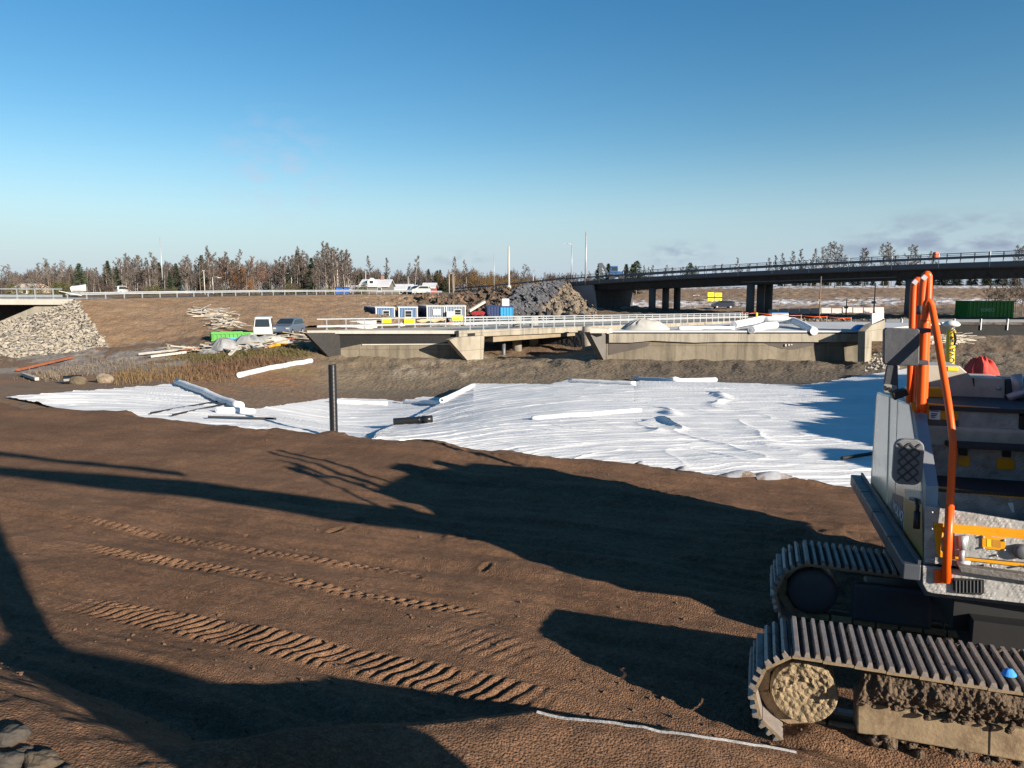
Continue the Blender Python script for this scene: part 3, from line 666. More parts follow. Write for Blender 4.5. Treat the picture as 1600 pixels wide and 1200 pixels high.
# slope under the left bridge, in its shade
def slab_terrain(name, quad, m, col, amp, n, k, seed):
    u = np.linspace(0, 1, n); v = np.linspace(0, 1, k); U, V = np.meshgrid(u, v)
    q = [np.array(tuple(p)) for p in quad]
    P = (q[0]*(1-U[..., None])+q[1]*U[..., None])*(1-V[..., None])+(q[3]*(1-U[..., None])+q[2]*U[..., None])*V[..., None]
    P[..., 2] += amp*fbm(P[..., 0]*1.1, P[..., 1]*1.1, 5, seed, .62)*1.5
    C = np.zeros(P.shape); C[:] = col; b = fbm(P[..., 0]*1.5, P[..., 1]*1.5, 4, seed+3); C = C*(1+.9*b[..., None])
    o = meshobj(name, gridmesh(name, P, m, colors=C)); return tag(o, kind='structure')
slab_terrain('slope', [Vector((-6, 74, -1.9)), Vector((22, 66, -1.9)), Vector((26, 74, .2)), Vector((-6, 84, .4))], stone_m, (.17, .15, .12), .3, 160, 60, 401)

n_ = at(922, 545, 68); q0_ = Vector((n_.x, n_.y, -2.4)); q1_ = q0_-N0*14
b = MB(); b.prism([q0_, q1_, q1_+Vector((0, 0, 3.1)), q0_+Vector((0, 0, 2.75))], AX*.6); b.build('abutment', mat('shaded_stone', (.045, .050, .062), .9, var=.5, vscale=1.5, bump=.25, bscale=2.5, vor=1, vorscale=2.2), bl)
# ------------------------------------------------------------------ overbridge on the left
lb = thing('bridge', 'pale concrete road bridge cut by the left edge, stone slope under its end', 'bridge', at(40, 500, 70))
P0 = at(98, 467.5, 70); P1 = Vector((P0.x-24, 70, P0.z+.05))
MB().prism([P0, P1, P1+Vector((0, 11, 0)), P0+Vector((0, 11, 0))], (0, 0, -.52)).build('deck', conc_light, lb)
MB().prism([at(58, 477.5, 70.4), at(97, 474, 70.4), at(120, 474, 70.4), at(60, 498, 70.4), at(-10, 520, 70.4), at(-10, 506, 70.4)], (0, .5, 0)).build('wing_wall', conc, lb)
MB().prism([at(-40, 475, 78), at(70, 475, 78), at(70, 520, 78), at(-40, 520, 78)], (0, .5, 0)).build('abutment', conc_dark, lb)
railing('railing', lb, P0+Vector((-.1, .15, 0)), P1+Vector((0, .15, 0)), .95, 14, galv, bars=(1.0,), mid=(.32,), pr=.08, br=.06)
rt = MB(); rt.bar(at(92, 454.5, 70.1), at(128, 462, 71), .05); rt.build('rail_end', galv, lb)

# ------------------------------------------------------------------ overpass on the right
ov = thing('overpass', 'long dark road overpass on round columns crossing the right half', 'overpass', at(1180, 490, 118))
pa = at(884, 441, 143); pb = at(1600, 407, 88); d_ = (pb-pa); d_.z = 0; Ld = d_.length; d_ /= Ld
def ovp(s, dz=0, lat=0):
    t = s/Ld; z = pa.z+(pb.z-pa.z)*t+.55*4*t*(1-t)*.6
    p = pa+d_*s; return Vector((p.x, p.y, z+dz))+Vector((-d_.y, d_.x, 0))*lat
S = [Ld*(i/24)*1.25 for i in range(25)]
def extr(sec, m, name, s0=0, s1=24):
    b = MB(); n = len(sec)
    V = [ovp(s, z, l) for s in S[s0:s1+1] for (l, z) in sec]; F = []
    for i in range(s1-s0):
        for k in range(n): F.append((i*n+k, i*n+(k+1) % n, (i+1)*n+(k+1) % n, (i+1)*n+k))
    F += [tuple(range(n)), tuple((s1-s0)*n+k for k in range(n-1, -1, -1))]
    b.add(V, F); return b.build(name, m, ov)
extr([(0, 0), (0, -.62), (.25, -.75), (12.75, -.75), (13, -.62), (13, 0)], mat('overpass_edge', (.105, .108, .118), .85, var=.12, vscale=.4), 'deck')
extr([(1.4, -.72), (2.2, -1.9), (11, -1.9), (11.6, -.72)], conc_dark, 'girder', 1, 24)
r = extr([(.05, 1.12), (.05, 1.2), (.15, 1.2), (.15, 1.12)], galv_dk, 'railing')
b = MB()
for (lo, hi) in ((.5, .78), (.92, .97)):
    for i in range(24):
        b.prism([ovp(S[i], lo, .1), ovp(S[i+1], lo, .1), ovp(S[i+1], hi, .1), ovp(S[i], hi, .1)], Vector((-d_.y, d_.x, 0))*.06)
b.build('guard_rail', galv_dk, r)
extr([(12.3, .95), (12.3, 1.2), (12.4, 1.2), (12.4, .95)], galv_dk, 'railing')
i = 0
while i < 60:
    s = Ld*1.24*(i/60); p = ovp(s, 0, .12); MB().box(p+Vector((0, 0, .55)), (.09, .09, 1.15)).build('post', galv_dk, r); i += 1
for i in range(16):
    s = Ld*1.22*((i+.5)/16); MB().bar(ovp(s, 1.2, -.03), ovp(s, -.6, -.03), .06).build('drain_pipe', galv, ov)
MB().bar(ovp(Ld*.49, -1.55, 1.9), ovp(Ld*.80, -1.55, 1.9), .16).build('service_pipe', galv_dk, ov)
for (pxs, base) in (((1020, 1040, 1058), 492), ((1174, 1189, 1202), 500), ((1424, 1438, 1452), 512)):
    # columns: the row runs across the deck
    c0 = None
    for k, px in enumerate(pxs):
        # intersect column line at lateral 2 + 4k
        best = min((abs(pxof(*ovp(s, -1.9, 2.6+3.9*k))[0]-px), s) for s in [Ld*1.2*j/600 for j in range(600)])
        if c0 is None: c0 = best[1]
        p = ovp(best[1], -1.85, 2.6+3.9*k); zg = zg1(p.x, p.y)
        MB().lathe((p.x, p.y, zg-.4), [(.62, 0), (.62, p.z-zg+.4)], 20).build('column', mat('column_concrete', (.10, .098, .10), .85, var=.12, vscale=.5), ov, True)
# left abutment
q0 = ovp(0, -.05, .35); f = vplane(q0, d_)
MB().prism([f(884, 443.5), f(925, 441), f(931, 492), f(920, 478), f(905, 458)], Vector((-d_.y, d_.x, 0))*.6).build('wing_wall', mat('concrete_grey', (.27, .28, .29), .85, var=.1), ov)
s0 = min((abs(pxof(*ovp(s, -1, 0))[0]-922), s) for s in [Ld*.3*j/300 for j in range(300)])[1]
b = MB(); p0, p1 = ovp(s0, -1.85, .4), ovp(s0, -1.85, 12.6); b.prism([p0, p1, Vector((p1.x, p1.y, -1)), Vector((p0.x, p0.y, -1))], -d_*.8)
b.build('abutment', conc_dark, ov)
# road beyond the abutment, on its bank
rd = MB(); seq = [(884, 441, 143), (830, 446.5, 165), (760, 452, 200), (690, 456, 255)]
V = []
for s in seq: p = at(*s); V += [p+Vector((0, 0, .05)), p+Vector((10, 6, .05))]
rd.add(V, [(0, 2, 3, 1), (2, 4, 5, 3), (4, 6, 7, 5)]); o = rd.build('road', asphalt); tag(o, kind='structure')
bank = strip('road_bank', [(690, 462, 200), (760, 462, 170), (830, 456, 146), (890, 452, 140)], [(690, 456.3, 255), (760, 452.3, 200), (830, 446.8, 165), (890, 441, 142.5)], soil, lambda P: np.broadcast_to(np.array((.13, .095, .065)), P.shape).copy(), lambda s: s*0+.3, 120, 14, seed=410)
tag(bank, kind='structure')
# ------------------------------------------------------------------ excavator
O = Vector((4.26, 7.31, 0)); EX = Vector((.956, -.294, 0)).normalized(); EY = Vector((.294, .956, 0)).normalized(); EZ = Vector((0, 0, 1))
F = lambda px, py, yl: onplane(px, py, O+EY*yl, EY)
S = lambda px, py, xl: onplane(px, py, O+EX*xl, EX)
def loc(p): q = p-O; return (q.dot(EX), q.dot(EY), q.z)
def L(x, y, z): return O+EX*x+EY*y+EZ*z
ROT = Matrix((EX, EY, EZ)).transposed()
def lbox(b, x0, x1, y0, y1, z0, z1): return b.box(L((x0+x1)/2, (y0+y1)/2, (z0+z1)/2), (abs(x1-x0), abs(y1-y0), abs(z1-z0)), ROT)
taupe = mat('beige_grey_paint', (.42, .375, .31), .45, var=.08, vscale=2, bump=.002, bscale=8, col2=(.25, .22, .175))
gloss = mat('glossy_beige_paint', (.66, .54, .37), .25, var=.05, vscale=2, spec=.8, col2=(.58, .47, .32))
gloss.node_tree.nodes['Principled BSDF'].inputs['Coat Weight'].default_value = .5
gloss.node_tree.nodes['Principled BSDF'].inputs['Coat Roughness'].default_value = .12
yellow = mat('machine_yellow', (.60, .26, .005), .42, var=.10, vscale=3, col2=(.52, .21, .004))
orange = mat('orange_tube', (.72, .088, .004), .38, var=.06, vscale=5)
darkpaint = mat('dark_grey_paint', (.055, .062, .075), .45, var=.2, vscale=3)
blackm = mat('matt_black', (.012, .012, .013), .6, var=.2, vscale=3)
steel = mat('worn_steel', (.30, .26, .235), .55, metal=.55, var=.25, vscale=5, bump=.004, bscale=25)
rust = mat('muddy_steel', (.24, .175, .105), .75, metal=.1, var=.3, vscale=4, bump=.008, bscale=18)
mud = mat('dried_mud', (.25, .185, .11), .95, var=.25, vscale=4, bump=.04, bscale=16, col2=(.24, .175, .105), vor=.8, vorscale=18)
mud_dk = mat('damp_soil', (.098, .066, .042), .95, var=.3, vscale=3, bump=.05, bscale=22, vor=.8, vorscale=26)
def treadplate():
    m = bpy.data.materials.new('tread_plate'); m.use_nodes = True; t = m.node_tree; N = t.nodes; K = t.links; b = N['Principled BSDF']
    b.inputs['Metallic'].default_value = .15; b.inputs['Roughness'].default_value = .62
    tcn = N.new('ShaderNodeTexCoord'); hsum = None
    for rot in (45, -45):
        mp = N.new('ShaderNodeMapping'); mp.inputs['Rotation'].default_value = (R(rot), R(rot), R(rot)); mp.inputs['Scale'].default_value = (9, 9, 9)
        K.new(tcn.outputs['Object'], mp.inputs[0])
        v = N.new('ShaderNodeTexVoronoi'); v.inputs['Randomness'].default_value = .15; v.inputs['Scale'].default_value = 1.2
        m2 = N.new('ShaderNodeMapping'); m2.inputs['Scale'].default_value = (1, 2.8, 1.6); K.new(mp.outputs[0], m2.inputs[0]); K.new(m2.outputs[0], v.inputs['Vector'])
        mr = N.new('ShaderNodeMapRange'); mr.inputs[1].default_value = .42; mr.inputs[2].default_value = .2; K.new(v.outputs['Distance'], mr.inputs[0])
        if hsum is None: hsum = mr.outputs[0]
        else:
            mx = N.new('ShaderNodeMath'); mx.operation = 'MAXIMUM'; K.new(hsum, mx.inputs[0]); K.new(mr.outputs[0], mx.inputs[1]); hsum = mx.outputs[0]
    bp = N.new('ShaderNodeBump'); bp.inputs['Distance'].default_value = .0035; K.new(hsum, bp.inputs['Height']); K.new(bp.outputs[0], b.inputs['Normal'])
    nz = N.new('ShaderNodeTexNoise'); nz.inputs['Scale'].default_value = 5; nz.inputs['Detail'].default_value = 8; K.new(tcn.outputs['Object'], nz.inputs[0])
    cr = N.new('ShaderNodeValToRGB'); cr.color_ramp.elements[0].position = .35; cr.color_ramp.elements[0].color = (.24, .235, .23, 1); cr.color_ramp.elements[1].position = .7; cr.color_ramp.elements[1].color = (.40, .385, .37, 1)
    K.new(nz.outputs[0], cr.inputs[0]); K.new(cr.outputs[0], b.inputs['Base Color'])
    return m
def grime(m, col, lo, hi, scale, amt=1.0):
    t = m.node_tree; N = t.nodes; K = t.links; bs = N['Principled BSDF']; c_ = bs.inputs['Base Color'].links[0].from_socket
    g = N.new('ShaderNodeTexCoord'); nz = N.new('ShaderNodeTexNoise'); nz.inputs['Scale'].default_value = scale; nz.inputs['Detail'].default_value = 10; nz.inputs['Roughness'].default_value = .72; K.new(g.outputs['Object'], nz.inputs[0])
    mr = N.new('ShaderNodeMapRange'); mr.inputs[1].default_value = lo; mr.inputs[2].default_value = hi; mr.inputs[4].default_value = amt; K.new(nz.outputs[0], mr.inputs[0])
    mx = N.new('ShaderNodeMix'); mx.data_type = 'RGBA'; mx.inputs[7].default_value = (*col, 1); K.new(mr.outputs[0], mx.inputs[0]); K.new(c_, mx.inputs[6]); K.new(mx.outputs[2], bs.inputs['Base Color'])
    rr_ = N.new('ShaderNodeMapRange'); rr_.inputs[3].default_value = bs.inputs['Roughness'].default_value; rr_.inputs[4].default_value = .9; K.new(mr.outputs[0], rr_.inputs[0]); K.new(rr_.outputs[0], bs.inputs['Roughness'])
tread = treadplate()
grime(tread, (.13, .098, .07), .52, .68, 2.6, .8); grime(taupe, (.20, .155, .11), .55, .72, 1.9, .6); grime(gloss, (.24, .18, .11), .58, .75, 2.4, .6)
grime(yellow, (.20, .13, .06), .56, .7, 4.5, .7); grime(darkpaint, (.10, .078, .058), .52, .68, 2.2, .7); grime(orange, (.25, .09, .03), .6, .75, 7, .6)
grime(steel, (.15, .10, .064), .52, .66, 7, .9); grime(rust, (.15, .10, .06), .5, .62, 3.5, .8)
ex = thing('excavator', 'large yellow and beige tracked excavator with orange handrails, filling the right edge', 'excavator', O)

# ---- undercarriage
AU = R(-18.5); U = Vector((math.cos(AU), math.sin(AU), 0)); NV = Vector((-U.y, U.x, 0))
T0 = Vector((2.72, 6.43, 0)); GA = Vector((1.02, 2.32, 0)); CD = 4.7; RS = .43; ZC = .39; WS = .78
PIT = .262; PER = 2*CD+2*math.pi*RS; NS = round(PER/PIT); PIT = PER/NS
def loop(s):
    s %= PER
    if s < CD: return Vector((s, 0, ZC+RS-.035*math.sin(math.pi*s/CD))), 0.0
    s -= CD
    if s < math.pi*RS: a = s/RS; return Vector((CD+RS*math.sin(a), 0, ZC+RS*math.cos(a))), a
    s -= math.pi*RS
    if s < CD: return Vector((CD-s, 0, ZC-RS)), math.pi
    a = math.pi+(s-CD)/RS; return Vector((RS*math.sin(a), 0, ZC+RS*math.cos(a))), a
sb = MB(); sb.box((0, 0, 0), (PIT*.97, WS, .028))
for gx, gw in ((-.088, .032), (0, .026), (.090, .026)):
    V = []
    for y in (-WS/2, WS/2):
        V += [(gx-gw, y, .012), (gx+gw, y, .012), (gx+gw*.55, y, .066), (gx-gw*.55, y, .066)]
    sb.add(V, [(0, 1, 2, 3), (7, 6, 5, 4), (1, 0, 4, 5), (2, 1, 5, 6), (3, 2, 6, 7), (0, 3, 7, 4)])
shoe_me = newmesh('track_shoe', sb.V, sb.F, [steel, mat('caked_plate', (.034, .026, .021), .9, var=.4, vscale=6, bump=.02, bscale=20), rust]); shoe_me.polygons[5].material_index = 1
for q_ in (2, 3): shoe_me.polygons[q_].material_index = 2
def track(base, full):
    wl = WL[ex.name]
    b = MB()      # link chain
    for k in range(NS*1):
        p, a = loop(k*PIT+PIT/2); q = Vector((math.cos(a), 0, -math.sin(a))); o_ = Vector((math.sin(a), 0, math.cos(a)))
        for y in (-.09, .09):
            c = p-o_*.07; M = Matrix((U*q.x+EZ*q.z, NV, U*o_.x+EZ*o_.z)).transposed()
            b.box(base+U*c.x+EZ*c.z+NV*(WS/2+y), (PIT*.9, .05, .10), M)
    tr = b.build('track', rust, ex)
    for k in range(NS):
        p, a = loop(k*PIT); q = Vector((math.cos(a), 0, -math.sin(a))); o_ = Vector((math.sin(a), 0, math.cos(a)))
        M = Matrix((U*q.x+EZ*q.z, NV, U*o_.x+EZ*o_.z)).transposed().to_4x4()
        M = M @ Matrix.Rotation(rng.uniform(-.02, .02), 4, 'Y')
        M.translation = base+U*p.x+EZ*p.z+NV*(WS/2) - wl
        so_ = bpy.data.objects.new('track_shoe', shoe_me); link(so_, tr); so_.matrix_local = M
    # idler, sprocket
    for s, name, mm in ((0, 'idler_wheel', mud if full else darkpaint), (CD, 'sprocket', rust)):
        n = 44; prof = [(.001, -.03), (.12, -.035), (.22, -.02), (.285, 0), (.30, .03), (.30, .30), (.001, .30)]
        M = Matrix((U, EZ, NV)).transposed(); V = []; Fc = []; r = random.Random(4)
        m_ = MB(); m_.lathe(base+U*s+EZ*(ZC+.0)+NV*.22, prof, n, M)
        if full and name == 'idler_wheel':
            rings = 26; V = []; Fc = []
            for i in range(rings+1):
                rr = .305*i/rings
                aa = 2*math.pi*np.arange(64)/64; hA = fbm(rr*np.cos(aa)*22, rr*np.sin(aa)*22, 4, 505, .6); hB = vn(rr*np.cos(aa)*5+3, rr*np.sin(aa)*5, 509)
                for k in range(64):
                    a = 2*math.pi*k/64; x, y = rr*math.cos(a), rr*math.sin(a)
                    h = float(hA[k]); h2 = float(hB[k])
                    hh = .026*max(0, h*1.6+.25)*(1 if h2 > -.08 else .12)+.012
                    V.append(base+U*(s+x)+EZ*(ZC+y)+NV*(.19-hh+(.05 if i == rings else 0)))
            for i in range(rings):
                for k in range(64): Fc.append((i*64+k, (i+1)*64+k, (i+1)*64+(k+1) % 64, i*64+(k+1) % 64))
            m_.add(V, Fc)
        m_.build(name, mm, ex, True)
    # side frame
    if full:
        f = vplane(base+NV*.10, U)
        b = MB(); b.prism([f(1339, 1094), f(1407, 1108), f(1469, 1122), f(1605, 1141), f(1605, 1192), f(1477, 1169), f(1403, 1156), f(1339, 1146)], NV*.30)
        fr = b.build('track_frame', rust, ex, bevel=.015)
        MB().prism([f(1546, 1133), f(1548.4, 1133.3), f(1547, 1179), f(1545, 1179)], -NV*.004).build('seam', blackm, fr)
        # soil lying on the frame under the upper run
        nx, ny = 220, 60; P = np.zeros((ny, nx, 3)); f2 = vplane(base+NV*.16, U); f3 = vplane(base+NV*.05, U)
        xs_ = np.linspace(1338, 1720, nx)
        for i in range(nx):
            px = xs_[i]; wob = float(fbm(np.array([px*.03]), np.array([0.5]), 4, 521)[0])
            top = f2(px, np.interp(px, [1338, 1350, 1370, 1600, 1720], [1075, 1047, 1040, 1068, 1082])); bot = f3(px, np.interp(px, [1338, 1600, 1720], [1094, 1140, 1164])+18*max(0, wob)-4)
            tv = np.arange(ny)/(ny-1); nA = fbm(px*.022+tv*0, tv*1.1, 5, 531, .5); nB = fbm(px*.2+tv*0, tv*9, 3, 541, .6)
            for j in range(ny):
                t = j/(ny-1); p = top+(bot-top)*t
                bulge = .10*math.sin(math.pi*min(1, t*1.05))+.14*float(nA[j])+.018*float(nB[j])
                P[j, i] = p-NV*bulge
        me = gridmesh('mud', P-np.array(tuple(wl)), mud_dk); tag(meshobj('mud', me, ex), kind='stuff')
        b = MB(); r = random.Random(12)
        def clod(b, c, s):
            V = []; Fc = []; n, k = 7, 9
            for i in range(n+1):
                th = math.pi*i/n
                for j in range(k):
                    ph = 2*math.pi*j/k; q = Vector((math.sin(th)*math.cos(ph), math.sin(th)*math.sin(ph), math.cos(th)))
                    V.append(c+Vector((q.x, q.y, q.z*.75))*s*r.uniform(.75, 1.15))
            for i in range(n):
                for j in range(k): Fc.append((i*k+j, (i+1)*k+j, (i+1)*k+(j+1) % k, i*k+(j+1) % k))
            b.add(V, Fc)
        for i in range(90):
            px = r.uniform(1342, 1620); t = r.random()
            lo = np.interp(px, [1339, 1403, 1477, 1605], [1146, 1156, 1169, 1192]); clod(b, f(px, lo-2+t*22)+NV*r.uniform(-.02, .2), r.uniform(.012, .05)*(1 if t < .4 else 1.7))
        for i in range(26):
            px = r.uniform(1342, 1600); hi = np.interp(px, [1339, 1469, 1605], [1094, 1122, 1141]); clod(b, f3(px, hi+r.uniform(-8, 5)), r.uniform(.012, .04))
        tag(b.build('mud', mud_dk, ex, True), kind='stuff')
        # soil between the grousers
        b = MB()
        for i in range(240):
            s = r.uniform(.25, CD); p, a = loop(s); y = r.uniform(.06, WS-.04) ; clod(b, base+U*s+EZ*(p.z+.018)+NV*y, r.uniform(.014, .034))
        for i in range(90):
            s = r.uniform(1.3, CD); p, a = loop(s); clod(b, base+U*s+EZ*(p.z+.03)+NV*r.uniform(WS-.12, WS), r.uniform(.025, .06))
        tag(b.build('mud', mud_dk, ex, True), kind='stuff')
    else:
        b = MB(); c = base+U*2.4+NV*.3+EZ*.42; M = Matrix((U, NV, EZ)).transposed(); b.box(c, (3.6, .3, .38), M); b.build('track_frame', darkpaint, ex, bevel=.03)
        b = MB(); b.box(base+U*.9+NV*.2+EZ*.36, (.9, .12, .5), M); b.build('idler_guard', darkpaint, ex, bevel=.05)
track(T0, True); track(T0+GA, False)
cen = L(1.37, 1.15, 0); b = MB(); Mu = Matrix((U, NV, EZ)).transposed()
b.box(cen+EZ*.62, (1.7, 2.2, .4), Mu); b.lathe((cen.x, cen.y, .75), [(.75, 0), (.75, .42)], 32); b.build('car_body', blackm, ex)

# ---- upper structure: measured off the front plane (y=0) and the left side plane (x=0)
x_ti = loc(F(1440, 882, 0))[0]; zt_b = loc(F(1440, 882, 0))[2]; x_to = loc(F(1412, 879, 0))[0]
z_lo = loc(F(1412, 905, 0))[2]
b = MB(); lbox(b, x_to, x_ti, 0.0, 3.9, z_lo, zt_b-.01); cw = b.build('side_step', darkpaint, ex, bevel=.012)
b = MB(); lbox(b, x_ti-.03, x_ti-.002, .02, 3.88, zt_b-.02, zt_b+.035); b.build('lip', darkpaint, cw)
for y in (.9, 1.9, 2.9):
    b = MB(); lbox(b, x_to-.004, x_ti-.035, y, y+.012, z_lo+.02, zt_b-.004); b.build('seam', galv_dk, cw)
b = MB(); lbox(b, .06, 2.72, 1.15, 3.85, 1.12, 2.66); b.build('engine_housing', taupe, ex, bevel=.05)
b = MB(); lbox(b, .35, 2.4, 3.2, 4.1, 1.2, 2.75); b.build('counterweight', taupe, ex, bevel=.12)
b = MB(); lbox(b, .05, 2.7, .15, 1.2, 1.0, 1.2); b.build('main_frame', darkpaint, ex)
b = MB(); lbox(b, .35, 2.6, .25, 3.4, .62, .99); b.build('sun_block_box', blackm, ex)  # added box under the deck, blocks sun to close a lit gap in the shadow
bl_ = lambda px: 760+(px-1362)/79*122
for pts, dx in (([(1370, 613), (1389, 619), (1384.3, bl_(1384.3)), (1361.5, 759)], 0), ([(1389.6, 619.3), (1402, 624.6), (1397.2, bl_(1397.2)), (1385, bl_(1385))], .012), ([(1402.6, 625), (1421, 632), (1440, 757), (1442, 881), (1397.8, bl_(1397.8))], 0)):
    b = MB(); b.prism([S(px, py, dx) for px, py in pts], EX*.05); b.build('side_panel', gloss, ex, bevel=.014)
b = MB(); b.prism([S(1390.5, 789, -.004), S(1395, 770, -.004), S(1411, 776, -.004), S(1410.5, 829, -.004)], EX*.02); bp_ = b.build('badge_panel', darkpaint, ex)
a_, c_ = S(1394.5, 784, -.012), S(1409, 803, -.012); rt = (c_-a_); hgt = .125
text_mesh('lettering', 'VOLVO', .17, S(1395.5, 796, -.012), S(1409.5, 815, -.012)-S(1395.5, 796, -.012), EZ, mat('badge_white', (.55, .58, .62), .5, var=.05), bp_)
b = MB(); b.prism([S(px, py, -.006) for px, py in ((1412.5, 778), (1440.5, 768), (1441.5, 877), (1413, 836))], EX*.005); b.build('door_panel', mat('mustard_paint_reflect', (.26, .17, .055), .35, var=.1, vscale=2), ex)  # warm paint with the brown sand's reflection put into its colour
# slanted front edge of the side
P1, P2, P3 = S(1421, 632, 0), S(1440, 758, 0), S(1442, 881, 0)
b = MB(); b.prism([P1, P2, P2+EX*.16, P1+EX*.16], EY*.04); b.prism([P2, P3, P3+EX*.12, P2+EX*.16], EY*.04); b.build('corner_plate', mat('aluminium_plain', (.34, .35, .37), .4, metal=.5, var=.1), ex)
# foot pad with a diamond grip
padm = mat('grey_rubber', (.15, .155, .165), .6, var=.12, vscale=4)
YP = .42
cl = loc(F(1419.5, 722.5, YP)); hw = abs(loc(F(1396, 722, YP))[0]-loc(F(1443, 722, YP))[0])/2; hh = abs(loc(F(1419, 687, YP))[2]-loc(F(1419, 758, YP))[2])/2; rr = .09; pts = []
for (sx_, sz_, a0) in ((1, 1, 0), (-1, 1, 90), (-1, -1, 180), (1, -1, 270)):
    for k in range(6):
        a = R(a0+k*18); pts.append(L(cl[0]+sx_*(hw-rr)+rr*math.cos(a), YP, cl[2]+sz_*(hh-rr)+rr*math.sin(a)))
b = MB(); b.prism(pts, EY*.08); pd = b.build('foot_pad', padm, ex, bevel=.012)
b = MB()
for sgn in (1, -1):
    for i in range(-9, 10):
        seg = []
        for t in np.linspace(-1.2, 1.2, 121):
            y, z = t, sgn*t+i*.105
            if abs(y) < hw-.025 and abs(z) < hh-.025 and not (abs(y) > hw-rr and abs(z) > hh-rr and math.hypot(abs(y)-hw+rr, abs(z)-hh+rr) > rr-.02): seg.append((y, z))
        if len(seg) > 2: b.bar(L(cl[0]+seg[0][0], YP-.004, cl[2]+seg[0][1]), L(cl[0]+seg[-1][0], YP-.004, cl[2]+seg[-1][1]), .016, .016)
b.build('grip_ridges', mat('grey_rubber_dark', (.045, .047, .052), .6, var=.12, vscale=4), pd)
b = MB(); b.prism([S(1413, 764, -.03), S(1438, 768, -.03), S(1439, 786, -.03), S(1426, 787, -.03), S(1414, 778, -.03)], EX*.03); b.build('latch_cover', taupe, ex, bevel=.008)
b = MB(); b.tube([S(1423, 779, -.04), S(1431, 781, -.07), S(1434, 790, -.08), S(1433, 800, -.08)], .02, 8); b.tube([S(1433, 799, -.08), S(1432, 826, -.08)], .032, 10); b.build('door_handle', blackm, ex, True)
# front: platform, tool box and steps
def plate(name, pts, yl, m, th=.03, bev=0, par=None):
    b = MB(); b.prism([F(px, py, yl) for px, py in pts], EY*th); return b.build(name, m, par or ex, bevel=bev)
RX = 1720
plate('platform_plate', [(1441.5, 884), (RX, 921), (RX, 962), (1600, 943), (1457, 927), (1448, 924), (1442, 913)], 0, tread, .05, .006)
b = MB(); b.prism([F(1497, 884, -.10), F(RX, 914, -.10), F(RX, 926, -.10), F(1502, 894, -.10)], EY*.10); b.build('step_edge', mat('dark_tread', (.12, .11, .105), .6, metal=.3, var=.25, vscale=6, bump=.01, bscale=30), ex, bevel=.006)
gr = plate('grille', [(1490, 904), (1538, 907), (1538, 927), (1533, 930), (1495, 927), (1490, 923)], -.03, blackm, .03, .004)
b = MB()
for i in range(8): b.bar(F(1494+i*5.6, 907, -.035), F(1494+i*5.6, 926, -.035), .008)
b.build('bars', galv_dk, gr)
tb = plate('toolbox', [(1446, 790), (RX, 836), (RX, 913), (1445, 879)], .05, tread, .04, .004)
fy = []
plate('yellow_frame', [(1459, 817), (RX, 838), (RX, 850), (1488, 833), (1474, 829), (1470, 860), (1478, 868), (RX, 894), (RX, 900), (1470, 871), (1464, 867)], .03, yellow, .03, .004, tb)
dr = plate('toolbox_door', [(1491, 833), (1640, 846), (1640, 882), (1492, 869)], .015, tread, .03, .004, tb)
lk = plate('lock_plate', [(1534.5, 837), (1571, 842), (1571, 861), (1534.5, 857)], .0, yellow, .02, .003, tb)
plate('lock_recess', [(1550, 843), (1564, 845), (1564, 856), (1550, 854)], -.003, mat('shade_yellow', (.38, .17, .01), .6), .01, 0, tb)  # flat plate, the hole's shade put into a darker yellow
plate('lock_recess', [(1542, 842), (1549, 843), (1549, 855), (1542, 854)], -.003, mat('yellow_bright', (.8, .45, .02), .5), .01, 0, tb)
b = MB()
for (px, py) in ((1456, 826), (1457, 874), (1456, 800), (1549, 884), (1557, 868), (1600, 886), (1536, 839), (1569, 844), (1569, 859), (1536, 856)): b.lathe(F(px, py, .0), [(.012, -.02), (.012, .012), (.004, .018)], 8, Matrix((EX, EZ, -EY)).transposed())
b.build('bolt_heads', galv, tb, True)
b = MB(); b.tube([F(1503, 838, -.02), F(1504, 858, -.02)], .035, 10); b.tube([F(1503, 860, -.02), F(1502, 876, -.02)], .026, 10); b.box(F(1505, 880, -.01), (.12, .03, .06), ROT); b.box(F(1507, 846, 0), (.06, .02, .12), ROT); b.build('latch', galv, tb, True)
b = MB(); b.lathe(F(1596, 862, -.02), [(.075, -.02), (.075, .02), (.05, .04)], 16, Matrix((EX, EZ, -EY)).transposed()); b.build('lock_wheel', galv_dk, tb, True)
z1 = loc(F(1500, 824, .05))[2]; y2 = loc(atz(1500, 803.5, z1))[1]; x1 = loc(F(1461, 815, .05))[0]
b = MB(); lbox(b, x1, 1.75, .06, y2, z1-.05, z1); b.build('step_tread', tread, ex, bevel=.006)
b = MB(); lbox(b, x1, 1.75, .02, .056, z1-.055, z1-.004); b.build('step_edge', yellow, ex)
plate('riser', [(1462, 760), (RX, 787), (RX, 835), (1462, 801)], y2, tread, .03)
plate('yellow_frame', [(1447, 744), (1454, 756), (1461.5, 762), (1461.5, 806), (1468, 818), (1460, 818), (1455, 806)], y2-.03, yellow, .05, .004)
plate('yellow_frame', [(1462, 761), (RX, 786), (RX, 791), (1462, 766)], y2-.02, yellow, .019)
plate('yellow_frame', [(1462, 797), (RX, 826), (RX, 832), (1462, 802)], y2-.02, yellow, .019)
plate('scratch_mark', [(1574.5, 786), (1583, 785.5), (1585, 800), (1581.5, 801)], y2-.004, mat('worn_white', (.75, .74, .7), .6), .003)
z2 = loc(F(1520, 767, y2))[2]; y3 = loc(atz(1520, 748, z2))[1]; x2 = loc(F(1455, 760, y2))[0]
b = MB(); lbox(b, x2, 1.75, y2-.02, y3, z2-.03, z2+.012); b.build('step_tread', mat('black_tread', (.03, .03, .034), .6, var=.2, bump=.008, bscale=40), ex, bevel=.005)
